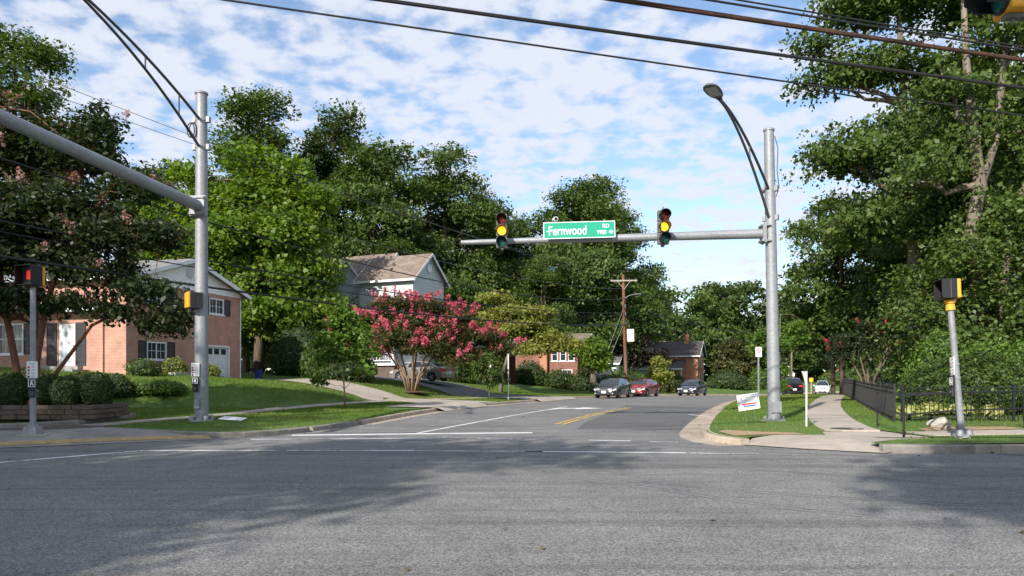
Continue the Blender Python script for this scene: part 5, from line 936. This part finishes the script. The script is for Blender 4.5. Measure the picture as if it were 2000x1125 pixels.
# tall woodland trees behind the houses
def tall(label, x, y, h, r, seed, leaf='L_dark', z0=.3, n=9, ncl=420, per=52, ls=.36, rr=2.3, lean=0, src=None):
    rng = np.random.default_rng(seed); lob = rlobes(rng, int(n*1.6), r*1.15, h*z0, h*.94, rr*1.25, .8); return tree('woodland_tree', label, (x, y, G(x, y)-.2), lob, [(0,0,-.3,.5),(.2,0,h*.25,.4),(lean*.4,.2,h*.55,.28),(lean*.8,0,h*.9,.08)], int(ncl*1.6), 66, ls*.8, leaf, 'bark', seed, 1.1, 'woodland trees behind the houses', shell=.5, flat=.7, twigs=4)
wA = tall('tall dark woodland tree behind the maple, topmost crown with tufted top', -24.5,74,29,5.2,21,'L_mid', .22, 11, 560); wA2 = tall('tall dark woodland tree with narrow top left of the grey house roof', -18.6,80,29.5,4.6,22,'L_dark', .3, 10, 500)
wB = tall('dark woodland tree rising directly behind the grey house', -13.8,77,24.5,4.6,23,'L_mid', .2, 11, 520); wC = tall('tall isolated-topped woodland tree right of the grey house', -7.2,82,26.5,5.4,24,'L_mid', .22, 11, 560)
wD = tall('wide green tree behind the dark brick house and utility pole', 8.2,90,24.5,7.8,25,'L_mid', .14, 14, 800, 52, .36, 2.7)
again(wB, 'lower woodland tree filling the gap left of the wide green tree', 0.2,92,G(0,92)-.2, 2.1, .86); again(wA2, 'woodland tree far left behind the brick house roof', -33,72,hl(-33,72)-.2, 1.3, .72)
again(wD, 'broad woodland tree just left of the utility pole', 12.2,99,hl(12,99)-.2, 2.2, .92, .98); again(wA, 'tall tree at the far left edge behind the crape myrtle', -37.5,58,hl(-37,58)-.2, 1.9, .92); again(wA2, 'woodland tree between the grey house and wide green tree', -3.5,95,hl(-3.5,95)-.2, 5.2, .84); again(wC, 'broad woodland tree low behind the street sign', 3.5,80,hl(3.5,80)-.2, .9, .6, .55); again(wC, 'lower rounded woodland tree under the left signal head', -2.8,86,hl(-2.8,86)-.2, 2.6, .66, .58); again(wB, 'dense woodland tree low behind the porch roof', -10.5,72,hl(-10.5,72)-.2, 4.0, .62, .55); again(wD, 'shaded woodland tree behind the maple trunk', -20,66,hl(-20,66)-.2, 1.0, .62, .55)
again(wC, 'woodland tree at the right edge of the wide green tree', 17.0,118,hl(17,118)-.2, 5.1, .78, .7); again(wB, 'shadowy woodland tree behind the brick house garage', -24,60,hl(-24,60)-.2, .4, .6, .5); again(wA, 'tall woodland tree showing beside the left mast top', -29,84,hl(-29,84)-.2, 3.3, .92)
# far tree line down the street
fl = [tree('distant_tree', 'rounded distant tree right of the orange brick house', (37,150,.3), rlobes(np.random.default_rng(41), 8, 6, 4, 16, 3.2, .8), [(0,0,-.5,.4),(0,0,8,.25),(0,0,15,.06)], 230, 36, .62, 'L_mid', 'bark', 41, 1.5, 'distant trees down the street', twigs=2),
      tree('distant_tree', 'tall distant tree behind the right mast', (51,168,.5), rlobes(np.random.default_rng(42), 9, 6, 5, 21, 3.2, .8), [(0,0,-.5,.4),(0,0,10,.25),(0,0,19,.06)], 260, 36, .66, 'L_dark', 'bark', 42, 1.5, 'distant trees down the street', twigs=2)]
for lb, k, x, y, s, a in (('distant tree directly above the orange brick house', 0,27,140,1.0,1.0), ('distant tree at left behind the utility pole', 1,22,150,.95,2.0), ('second distant tree behind the rusty shrub', 1,44,160,.92,3.0), ('distant tree left of the right mast', 0,47,175,1.3,4.0), ('distant tree right of the right mast', 0,60,170,1.15,5.0), ('distant tree filling behind the white SUV', 1,66,150,.9,.6), ('distant tree behind the crape myrtle at right', 0,74,140,1.2,2.4), ('distant dark tree beyond the road bend', 1,82,135,1.0,1.9), ('distant low tree above the white SUV', 0,58,140,.75,3.6), ('distant tree at the far right behind the hedge', 1,95,130,1.1,4.4), ('distant low tree left of the white SUV', 0,50,138,.6,.3)): again(fl[k], lb, x, y, G(x, y)-.2, a, s)
tree('tall_shrub', 'rust-tinged rounded tree right of the orange brick house', (31.5,110,hl(31.5,110)), [(0,0,2.6,2.6,2.2,2.0),(1.4,0,4.2,1.7,1.7,1.6),(-1.2,0,4.4,1.7,1.7,1.5),(0,0,5.8,1.3,1.3,1.2),(2.4,0,2.0,1.4,1.4,1.3)], [(0,0,-.3,.2),(0,0,2,.14),(0,0,5,.05)], 200, 60, .3, 'L_rust', 'bark', 51, .7)
tree('purple_tree', 'dark purple-leaved tree in front of the orange brick house', (13.4,88,hl(13.4,88)), [(0,0,3.4,2.8,2.4,1.7),(2.4,0,3.2,2.0,1.8,1.3),(-2.2,0,3.6,2.0,1.8,1.5),(.4,0,5.0,1.8,1.6,1.1)], [(0,0,-.3,.22),(0,0,1.6,.16),(0,0,4.5,.05)], 230, 55, .3, 'L_purple', 'bark', 52, .8)
# pink crape myrtle by the driveway
st = []
for k in range(9):
    a = k*.7; q = 1.9+.5*math.sin(k*2.3); st.append([(.18*math.cos(a),.18*math.sin(a),-.2,.07),(.5*math.cos(a),.4*math.sin(a),1.0,.055),(q*.62*math.cos(a),q*.55*math.sin(a),2.3,.05),(q*1.1*math.cos(a),q*math.sin(a),3.9,.025)])
lob = [(0,0,4.3,1.7,1.5,1.1),(2.0,-.2,3.9,1.5,1.3,1.0),(-2.0,0,4.4,1.5,1.3,1.0),(3.5,-.2,3.5,1.2,1.1,.85),(-3.3,0,4.2,1.1,1.0,.8),(.9,0,5.4,1.3,1.2,.8),(-1.0,0,5.6,1.3,1.2,.8),(2.5,0,4.9,1.1,1.0,.7),(4.6,0,3.4,.8,.8,.6),(1.5,-1.3,2.9,1.0,.8,.6),(-.8,-1.3,3.6,1.3,1.0,.8),(2.4,-.8,2.4,.8,.7,.5),(-2.6,-.4,3.3,1.2,1,.6),(3.4,-.4,2.5,1.0,.9,.55),(.6,-1.2,2.7,1.1,.8,.5),(-1.4,-1,2.9,1.0,.8,.5),(4.6,-.2,2.6,.7,.7,.45),(0,-.9,3.4,1.4,1,.7),(2.2,-.5,3.1,1.2,1,.7),(-3.6,-.2,3.6,.9,.9,.6),(3.0,-1.0,2.0,.9,.8,.5),(-2.2,-1.0,2.5,.9,.8,.5),(5.2,-.2,3.0,.7,.7,.5)]
pk = tree('crape_myrtle', 'crape myrtle covered in hot pink blossom beside the driveway', (-6.25,47.8,hl(-6.25,47.8)), lob, None, 1500, 50, .13, 'L_crape2', 'bark_tan', 61, .42, stems=st, bloom=('B_pink', .42, 75, .16, .085, .3), twigs=8, shell=.4, asp=.5); pk.scale = (1.1, 1.05, .93)
# yellow-green dogwood, saplings
dg = tree('dogwood_tree', 'spreading pale yellow-green dogwood right of the pink tree', (-.9,58.5,hl(-.9,58.5)), [(0,0,4.2,1.6,1.4,.7),(1.7,0,4.6,1.5,1.4,.6),(3.1,0,3.8,1.4,1.2,.55),(4.2,-.3,3.3,1.1,1.0,.45),(.6,0,5.6,1.3,1.2,.55),(2.2,0,5.6,1.2,1.2,.5),(-1.2,0,5.2,1.0,1.0,.5),(2.0,-.6,3.0,1.4,1.1,.4),(-.3,0,6.7,.9,.9,.4)], [(0,0,-.2,.16),(.1,0,1.2,.13),(.5,0,2.6,.1),(1.0,0,4.8,.04)], 520, 60, .17, 'L_yellow', 'bark_pale', 62, .6, flat=.5, asp=.6); dg.scale = (1.15, 1.1, 1.05)
lob = [(0,0,3.5,.75,.7,.6),(.55,-.1,2.9,.65,.6,.5),(-.6,0,2.8,.7,.6,.5),(.2,0,2.2,.8,.7,.45),(.95,-.1,2.1,.5,.5,.45),(.9,-.1,1.5,.4,.4,.3),(-1.0,-.1,1.9,.5,.4,.35),(-1.15,-.1,1.15,.35,.3,.25),(-.1,0,4.0,.4,.4,.35),(-.55,0,2.2,.6,.6,.4)]
tree('redbud_sapling', 'leafy young redbud on a thin leaning stem on the left verge', (-7.15,33.0,hl(-7.15,33.0)), lob, [(0,0,-.15,.04),(-.06,0,.8,.035),(-.12,0,1.8,.028),(-.1,0,3.4,.012)], 190, 24, .15, 'L_fresh', 'bark_tan', 63, .3, asp=.85, flat=.8, limb_r=.014, twigs=5)
def sapling(label, x, y, h, r, leaf, seed, z0=.3, n=7, ncl=80, per=30, ls=.13, tr=.05):
    rng = np.random.default_rng(seed); return tree('sapling', label, (x, y, G(x, y)-.02), rlobes(rng, n, r, h*z0, h*.88, r*.5, .8), [(0,0,-.15,tr),(.02,0,h*.4,tr*.75),(0,0,h*.9,tr*.2)], ncl, per, ls, leaf, 'bark_pale', seed, r*.32, limb_r=tr*.45, twigs=4)
sapling('small sapling beside the thin white post and driveway', -1.35,45.3,2.9,1.0,'L_mid',71,.32,8,90,34,.13); sapling('bright lime sapling left of the dark grey sedan', 7.2,68,5.0,1.9,'L_maple',72,.42,8,110,40,.24,.34); sapling('yellowish sapling between red and navy sedans', 14.4,75.5,3.7,1.3,'L_yellow',73,.3,8,110,34,.17,.05)
tree('pear_sapling', 'young green tree partly hidden by the right signal mast', (13.75,39.5,hr(13.75,39.5)), [(0,0,2.8,.7,.7,.45),(.8,0,3.2,.6,.6,.45),(-.7,0,3.2,.7,.7,.45),(.9,0,3.7,.5,.5,.4),(-.9,0,2.6,.5,.5,.4),(.05,0,.8,.22,.22,.5),(.1,0,1.5,.2,.2,.4)], [(0,0,-.15,.05),(0,0,1.5,.04),(.05,0,4.5,.012)], 150, 30, .15, 'L_fresh', 'bark_pale', 74, .32, limb_r=.02)
tree('bare_sapling', 'nearly bare pale-limbed tree behind the right mast', (27.3,75,hr(27.3,75)), [(0,0,5.5,1.2,1,1.4),(.6,0,8,1,1,1.4),(-.6,0,7,.9,.9,1.2)], [(0,0,-.2,.12),(0,0,4,.09),(.1,0,9.5,.02)], 26, 22, .18, 'L_mid', 'bark_pale', 75, .4, limb_r=.05, twigs=9)
# right: tall trees, understorey, ivy mass
lob = [(-1.5,0,8.5,3.0,2.8,1.8),(1.6,-.4,9.5,3.0,2.8,1.8),(-2.8,0,12,2.6,2.4,1.5),(.2,0,12.8,3.0,2.6,1.7),(-3.9,0,16.2,2.0,1.9,1.1),(-1.2,0,16.6,2.2,2.0,1.3),(2.0,0,16,2.2,2.0,1.4),(-2.9,0,19.5,2.2,2.0,1.3),(.4,0,20.2,2.4,2.2,1.5),(2.8,0,19.5,1.9,1.9,1.3),(-1.0,0,23,2.0,2.0,1.4),(-5.0,0,18.0,1.3,1.2,.7)]
tree('roadside_tree', 'tall open-crowned tree with pale trunk at upper right', (20.4,39,hr(20.4,39)), lob, [(0,0,-.3,.42),(.1,0,5,.34),(-.1,0,10,.27),(-.5,0,15,.2),(-.9,0,22,.07)], 1050, 50, .2, 'L_mid', 'bark_pale', 81, .85, shell=.25, flat=.6, twigs=8, asp=.7)
lob = [(2.0,0,8.0,2.6,2.4,1.6),(-.8,.3,13.5,1.8,1.7,1.1),(1.4,0,15.5,2.2,2.0,1.3),(3.4,0,13,2.2,2.0,1.5),(-.8,0,18.4,1.8,1.7,1.2),(1.8,0,19.8,2.2,2.0,1.4),(4.2,0,17.5,2.0,2.0,1.5),(3.2,0,10.5,1.8,1.8,1.3),(.4,.8,11.5,2.0,1.8,1.4),(-1.6,.6,10.0,1.8,1.6,1.2),(5,0,21,2.2,2,1.6),(1,.5,22.5,2.2,2,1.4),(5.4,0,14.5,2,2,1.6)]
tree('roadside_tree', 'big tree with thick pale twisting trunk near the right edge', (19.9,33,hr(19.9,33)), lob, None, 900, 50, .18, 'L_mid', 'bark_pale', 82, .8, shell=.25, twigs=8, asp=.7, stems=[[(.1,0,-.3,.4),(.2,0,4,.32),(-.1,.1,7.5,.28),(.22,0,9.5,.26),(-.05,0,11.5,.22),(-.4,0,15,.15),(-.6,0,20,.06)], [(.2,0,9.2,.19),(.9,0,11.5,.16),(1.2,0,14.5,.13),(1.9,0,20,.05)], [(.6,0,-.3,.2),(1.0,-.3,5,.18),(1.4,-.3,8,.16),(2.4,-.4,10.5,.12),(2.9,-.4,14,.06)]])
def under(label, x, y, h, r, seed, leaf, n=10, ncl=420, per=46, ls=.2, rr=1.9, z0=.16):
    rng = np.random.default_rng(seed); return tree('understorey_tree', label, (x, y, hr(x, y)-.1), rlobes(rng, n, r, h*z0, h*.9, rr, .75), [(0,0,-.3,.2),(0,0,h*.4,.15),(0,0,h*.85,.04)], ncl, per, ls, leaf, 'bark', seed, .8, 'understorey behind the black fence', shell=.45, twigs=4)
u1 = under('dense dark understorey tree left of the tall pale-trunked tree', 22.8,53,14.5,4.3,91,'L_mid',12,620,50,.24,2.3,.22); u2 = under('lush understorey tree behind the hedge at right', 18.6,32.5,7.5,2.9,92,'L_mid',9,420,44,.16,1.5,.1); u3 = under('dark understorey tree behind the leaning pole', 23.6,37,11,4.0,93,'L_dark',11,480,46,.2,2.0,.1)
again(u1, 'dark tree shading the far right sidewalk', 27.8,60,hr(28,60)-.1, 2.0, .8, .72); again(u3, 'deep dark tree mass behind the sage slat fence', 30,55,hr(30,55)-.1, 3.1, 1.15); again(u2, 'low leafy tree between hedge and tall trunks', 22.5,31.0,hr(22.5,31)-.1, 2.2, 1.1); again(u3, 'background tree behind the thick twisting trunk', 29,43,hr(29,43)-.1, 1.1, 1.35); again(u1, 'tall background tree at far right edge', 33,47,hr(33,47)-.1, 4.2, 1.5); again(u1, 'tall background tree between the two pale trunks', 29.5,52,hr(29.5,52)-.1, 5.6, 1.5, 1.65); again(u3, 'low dark background tree left of the thick trunk', 24.5,45,hr(24.5,45)-.1, 2.9, 1.1)
tree('street_tree', 'small dark street tree with straight trunk by the far sidewalk', (23.2,55.5,hr(23.2,55.5)), rlobes(np.random.default_rng(94), 8, 2.3, 3.0, 6.2, 1.5, .75), [(0,0,-.2,.17),(0,0,2.2,.15),(0,0,5,.05)], 220, 46, .2, 'L_dark', 'bark', 94, .7)
st = [[(.1*math.cos(k*1.3),.1*math.sin(k*1.3),-.2,.06),(.35*math.cos(k*1.3),.3*math.sin(k*1.3),1.2,.05),(1.1*math.cos(k*1.3),.9*math.sin(k*1.3),2.6,.02)] for k in range(5)]
tree('crape_myrtle', 'crape myrtle with scattered red flowers behind the black fence', (17.0,36.6,hr(17,36.6)), [(0,0,2.6,1.2,1,.7),(-1.1,-.2,2.7,.9,.8,.6),(1.0,0,2.8,.9,.8,.6),(.2,0,3.4,.9,.8,.5),(-1.6,-.2,2.1,.6,.6,.4),(1.5,0,2.2,.6,.6,.4)], None, 190, 46, .11, 'L_crape', 'bark', 95, .34, stems=st, bloom=('B_red', .16, 50, .1, .06, .2), twigs=6, asp=.5)
# hedges and shrubs
shrub('clipped_hedge', 'large rounded dark hedge behind the black fence at right', (14.9,25.6,hr(14.9,25.6)), [(0,0,1.0,1.35,1.0,1.0),(1.1,0,1.0,1.1,1.0,1.0),(-.9,0,.85,.95,.9,.85)], 26000, .085, 'L_mid', 101, .84, cat='hedge', rough=.045)
shrub('laurel_shrub', 'light green leafy shrub rising behind the clipped hedge', (18.2,27.0,hr(18.2,27)), [(0,0,1.2,1.4,1,1.3),(1.5,0,1.1,1.3,1,1.2),(-1.2,.3,1.5,1.0,.9,1.0)], 7000, .13, 'L_fresh', 102, .78, rough=.14)
shrub('laurel_shrub', 'green shrub left of the clipped hedge behind the fence', (16.3,29.6,hr(16.3,29.6)), [(0,0,1.2,1.0,.9,1.2),(-.6,0,.8,.7,.7,.8),(.3,0,2.2,.7,.7,.8)], 5000, .12, 'L_fresh', 103, .75, rough=.15)
shrub('ivy_mass', 'dark ivy-covered growth climbing at the right edge', (21.2,29.5,hr(21.2,29.5)), [(0,0,1.8,1.8,1.2,1.9),(1.6,0,3.4,1.6,1.2,1.8),(-.6,.4,3.6,1.2,1,1.5),(.8,.6,5.2,1.3,1,1.3)], 11000, .15, 'L_mid', 104, .75, rough=.16)
for i, (lb, x, y, s) in enumerate((('yellow-edged hosta at the near fence corner', 12.0,23.2,.34), ('yellow-edged hosta left of the leaning pole', 12.7,23.3,.42), ('yellow-edged hosta right of the leaning pole', 13.5,23.1,.36), ('small yellow-edged hosta below the hedge', 14.3,23.0,.28))):
    rng = np.random.default_rng(110+i); t = thing('hosta_plant', lb, 'plant', (x, y, hr(x, y)), 0, 'hostas behind the fence'); n = 130; a = rng.random(n)*6.28; r = s*(.2+.9*rng.random(n)**.6); P = np.stack([r*np.cos(a), r*np.sin(a), s*1.1-.55*r+.15*rng.random(n)], 1); leaves('foliage', P, np.stack([np.cos(a), np.sin(a), 0*a+.3], 1), .22, rng, .3+.7*rng.random(n), M['L_hosta'], t, .5, .5, .35); g = MB(); g.tube([(0,0,-.05),(0,0,s*.6)], [.08,.03], 6); g.build('stem', M['core'], t)
balls = [('round clipped shrub at far left end of the stone planter', -15.3,23.5,.5,.55), ('round clipped shrub second from left behind planter wall', -14.35,23.9,.47,.52), ('round clipped shrub third from left behind planter wall', -13.6,23.4,.45,.5), ('round clipped shrub nearest the right end of planter wall', -12.85,23.75,.5,.55)]
zs = .72
for i, (lb, x, y, r, h) in enumerate(balls): shrub('ball_shrub', lb, (x, y, max(hl(x, y), .58)), [(0,0,h*.95,r,r,h*1.05)], 5200, .05, 'L_hedge', 120+i, .93, group='clipped ball shrubs behind the planter', rough=.02)
sheet('planter_soil', [(-19.2,23.0),(-12.62,22.93),(-12.7,24.9),(-19.2,24.9)], lambda X, Y: np.maximum(HL(X, Y)+.02, .64), M['mulch'], 0, .5)
for i, (lb, x, y, rx, h, leaf, n) in enumerate((('rounded yellow-green bush before the front door', -17.6,31.5,1.0,.75,'L_rust',4200), ('green bush left of the front steps', -19.6,31.5,.9,.6,'L_rust',3200), ('low spreading green juniper by the house corner', -15.9,34.2,1.25,.36,'L_fresh',3600), ('small yellowish bush under the ground-floor window', -18.0,40.8,.7,.5,'L_yellow',1800), ('small yellow-green bush beside slate edging', -16.8,42.3,.65,.42,'L_yellow',1600), ('spiky bush at the brick house corner', -18.6,38.6,.8,.5,'L_mid',1500), ('low dark bush below the front steps', -17.2,33.2,.7,.55,'L_hedge',2400))):
    shrub('garden_bush', lb, (x, y, hl(x, y)), [(0,0,h*.75,rx,rx*.85,h),(rx*.5,0,h*.6,rx*.6,rx*.6,h*.8)], n, .09, leaf, 130+i, .85, rough=.07)
for i, (lb, x, y, rx, h, leaf, n) in enumerate((('dark green hedge bank right of the garage driveway', -11.6,50,1.9,1.7,'L_mid',5200), ('leafy hedge bank behind the redbud sapling', -10.4,48,1.5,1.2,'L_dark',4200), ('deep green hedge against the woods beside garage', -14.6,53,1.9,2.2,'L_dark',5200), ('tall narrow evergreen at the grey house corner', -11.9,57.2,.9,3.2,'L_mid',5200), ('tall narrow evergreen left of the pink tree', -13.6,57.8,.9,3.6,'L_mid',5200), ('bright shrub by the carport entrance', -3.9,61,1.1,.9,'L_fresh',2400), ('dark bush added in place of shade beside the grey house and silver sedan', -4.6,60.6,1.3,2.4,'L_dark',4200), ('dark foundation shrub at left of dark brick house', 1.6,71.2,1.4,1.3,'L_dark',2600), ('dark foundation shrub at middle of dark brick house', 4.3,70.8,1.3,.95,'L_dark',2600), ('dark foundation shrub right of the sunlit pier', 6.6,70.6,1.5,1.15,'L_dark',2600), ('dark foundation shrub at right end of dark brick house', 9.2,71.6,1.6,1.0,'L_mid',2600), ('bushy green shrub left of the navy sedan', 13.1,79,1.5,1.2,'L_dark',2200), ('low green shrub by the white-sided building', 11.2,77.5,1.9,1.3,'L_mid',2200), ('small brown-green shrub behind navy sedan', 17.6,84,1.3,.9,'L_rust',1800), ('dark shrub beside the orange house porch', 20.8,103,1.9,1.5,'L_dark',1800), ('round green shrub right of the orange house', 29.2,104,2.4,1.5,'L_dark',2200), ('pale shrub right of the round green shrub', 34.2,106,1.4,1.8,'L_fresh',1500), ('low hedge left of the far white car', 35.6,116,2.6,1.3,'L_dark',1800), ('bushy growth beyond the road bend', 62,122,5,2.2,'L_mid',2600), ('second bushy growth beyond the road bend', 76,126,6,2.6,'L_mid',2600), ('flowering garden bush beyond the bend', 53,124,3,1.5,'L_fresh',1800))):  # the bush by the silver sedan is added to darken the house side
    bl = ('B_red', 60, .3) if 'flowering' in lb else None; shrub('garden_bush', lb, (x, y, G(x, y)-.05), [(0,0,h*.72,rx,rx*.8,h),(rx*.6,.1,h*.55,rx*.6,rx*.6,h*.75),(-rx*.6,0,h*.5,rx*.55,rx*.55,h*.7)], n, .17 if y < 75 else .26, leaf, 150+i, .82, rough=.1, bloom=bl)
for i, (x, y, r) in enumerate(((-6.25,47.7,1.1), (7.2,68,.9))):
    z = G(x, y); g = MB(); n = 22; g.add([(x+r*(1+.12*math.sin(5*k))*math.cos(6.283*k/n), y+r*.8*math.sin(6.283*k/n), z+.03) for k in range(n)]+[(x, y, z+.13)], [(k, (k+1) % n, n) for k in range(n)]); tag(g.build('mulch_bed', M['mulch']), kind='structure')
st = thing('slate_edging', 'row of grey flat stones edging the bed by the house', 'stone edging', (-17.6,40.3,0), R(74))
for k in range(6): g = MB(); w_ = .75; a = Vector((-17.6,40.3,0))+Vector((math.cos(R(74))*(k*.8), math.sin(R(74))*(k*.8), 0)); g.box((k*.8,0,hl(a.x,a.y)+.07),(w_,.45,.16)); g.build('stone', M['slate'], st, bevel=.02)
# trees behind the viewer, whose shade falls on the crossing
def shade(label, x, y, h, r, seed, z0=.45): rng = np.random.default_rng(seed); return tree('roadside_tree', label, (x, y, .1), rlobes(rng, 10, r, h*z0, h*.92, r*.45, .7), [(0,0,-.3,.35),(0,0,h*.4,.26),(0,0,h*.85,.07)], 420, 50, .27, 'L_mid', 'bark', seed, 1.0, 'trees on the near side of the crossing', twigs=3)
s1 = shade('tree on the near side casting shade over the left of the crossing', -14.9,-7.4,18,5.6,201)
s2 = shade('high-crowned tree behind the viewer casting shade at right of the crossing', -4.6,-14.5,21,3.5,202,.72)
again(s1, 'tree at near left casting shade on the left lawn', -27.5,5,.2, 1.2, 1.1); again(s1, 'tallest near-side tree casting shade on the left mast', -21.5,0,.2, 3.9, 1.0); again(s1, 'unseen tree at far left added to shade the brick house front', -35,23.5,.2, 2.7, .98); again(s1, 'tree farther left behind the viewer shading the road', -31,-9,.1, 4.2, 1.15)  # the far-left one stands unseen, added to keep sun off the house front
# ------------------------------------------------------------ grass blades
def grass(name, label, poly, hf, n, h, seed, avoid=(), bands=()):
    rng = np.random.default_rng(seed); xs = [p[0] for p in poly]; ys = [p[1] for p in poly]; X = rng.uniform(min(xs), max(xs), n*4); Y = rng.uniform(min(ys), max(ys), n*4)
    k = inpoly(X, Y, poly)
    for a in avoid: k &= ~inpoly(X, Y, a)
    for line, w in bands: k &= pdist(X, Y, line) > w*(1-.06*rng.random(len(X)))
    X, Y = X[k][:n], Y[k][:n]; m_ = len(X); Z = hf(X, Y); s = np.clip(Y/24, .8, 2.2); hh = h*(.5+.8*rng.random(m_))*np.minimum(s, 1.25); a = rng.random(m_)*6.283; w = .009*s*(.7+.6*rng.random(m_)); lean = rng.normal(size=(m_,2))*.35*hh[:,None]
    b = np.stack([X, Y, Z-.01], 1); d = np.stack([np.cos(a)*w, np.sin(a)*w, 0*w], 1); tip = np.stack([X+lean[:,0], Y+lean[:,1], Z+hh], 1); V = np.stack([b-d, b+d, tip], 1).reshape(-1, 3); big = .5+.22*np.sin(X*.9+np.sin(Y*.7)*2)*np.cos(Y*.6)+.18*rng.normal(size=m_)+.4*np.exp(-((X+5.5)/3.2)**2-((Y-47)/3)**2)+.35*np.exp(-((X-6)/1.1)**2-((Y-19.6)/1.2)**2)
    return tag(link(name, mesh_arrays(name, V, np.arange(3*m_).reshape(-1, 3), np.clip(big, 0, 1)), M['blade']), label, 'grass', kind='stuff')
houses = [[(-20,38),(-16.5,49),(-40,56),(-40,40)]]
gl = [(-12.4,22.3),(-11.2,21.4),(-7.0,19.45),(-5.6,22),(-4.7,26.5),(-4.05,31),(-2.8,37.2),(-.6,43),(1.4,47.5),(4,54.5),(9,63),(0,63),(-10,50),(-17,47),(-19,38),(-30,41),(-30,19.2),(-13.4,20.8)]
ap1 = [p for p in LKs if 33.2 <= p[1] <= 40.3]; ap2 = [p for p in LKs if 46.6 <= p[1] <= 54]
grass('lawn_grass', 'short green grass of the left lawn and verge', gl, HL, 170000, .055, 1, [drive1, drive2, [(-19.3,22.7),(-12.5,22.7),(-12.6,25),(-19.3,25)]], [(SW, .64), (ap1, 2.4), (ap2, 2.4)])
gr_ = [(5.5,18.9),(6.0,18.5),(7.3,18.4),(7.7,19.3),(9.4,19.7),(9.7,18.0),(8.4,16.8),(7.7,15.65),(20,15.75),(26,26),(30,62),(20.6,60),(15.4,51),(9.95,35.8),(6.85,26),(5.55,21.5)]
grass('lawn_grass', 'short green grass of the right corner and sidewalk verge', gr_, HR, 90000, .055, 2, [[(5.25,18.1),(6.9,18.3),(6.2,19.2),(5.6,19.9),(5.25,19.6)], [(10.2,18.9),(13,19.2),(12.8,20.1),(10.4,19.7)]], [(SWR, .67), ([(9.2,18.0),(13,18.25),(19,18.4),(30,18.5)], .6)])

# ------------------------------------------------------------ far wood closing the view
def far_wood(label, line, h, n, size, leaf, seed):
    rng = np.random.default_rng(seed); pts = dens(line, 1.0, False); k = rng.integers(0, len(pts), n); P = np.array(pts)[k]+rng.normal(size=(n,2))*2.2; u = rng.random(n); hh = h*(.72+.28*np.sin(P[:,0]*.35+seed)*np.cos(P[:,0]*.13)); Z = -1.2+hh*u**.85; ids = np.stack([P[:,0], P[:,1], Z], 1)+rng.normal(size=(n,3))*.5
    V = leaves('distant_wood', ids, np.stack([0*u, -np.ones(n), .3+0*u], 1), size, rng, .35+.2*rng.normal(size=n)+.15*np.sin(P[:,0]*.8), M[leaf], None, .8, .4, .7); return tag(V, label, 'wood', kind='stuff')
far_wood('far-off wood closing the view beyond the road bend', [(10,165),(40,185),(70,182),(100,165),(140,140)], 13, 26000, 1.0, 'L_dark', 301); far_wood('wood in deep shade behind the left-hand houses', [(-75,70),(-50,88),(-25,96),(5,104),(22,122)], 11, 26000, .6, 'L_dark', 302)

# fallen leaves in the gutters and on the road
rng = np.random.default_rng(77); n = 260; gx = rng.uniform(-10, 12, n); gy = rng.uniform(5.5, 30, n); q = rng.random(n) < .55; lk = np.array([p for p in dens(LKs, .3, False)+dens(RKs, .3, False)+dens([(7.4,15.3),(18,15.4)], .3, False) if p[1] < 45]); k = rng.integers(0, len(lk), n); gx = np.where(q, lk[k,0]+rng.normal(size=n)*.35, gx); gy = np.where(q, lk[k,1]+rng.normal(size=n)*.35, gy)
ok = ~inpoly(gx, gy, left_poly) & ~inpoly(gx, gy, right_poly); gx, gy = gx[ok], gy[ok]; P = np.stack([gx, gy, road_z(gx, gy)+.018], 1); o = leaves('leaf_litter', P, np.zeros((len(P),3)), .06, rng, rng.random(len(P)), leaf_mat('leaf_litter', (.05,.03,.015), (.13,.075,.03), (.24,.17,.06), .1), None, .6, 1.0, .2); tag(o, 'scattered dry fallen leaves on the road and gutters', 'leaves', kind='stuff')
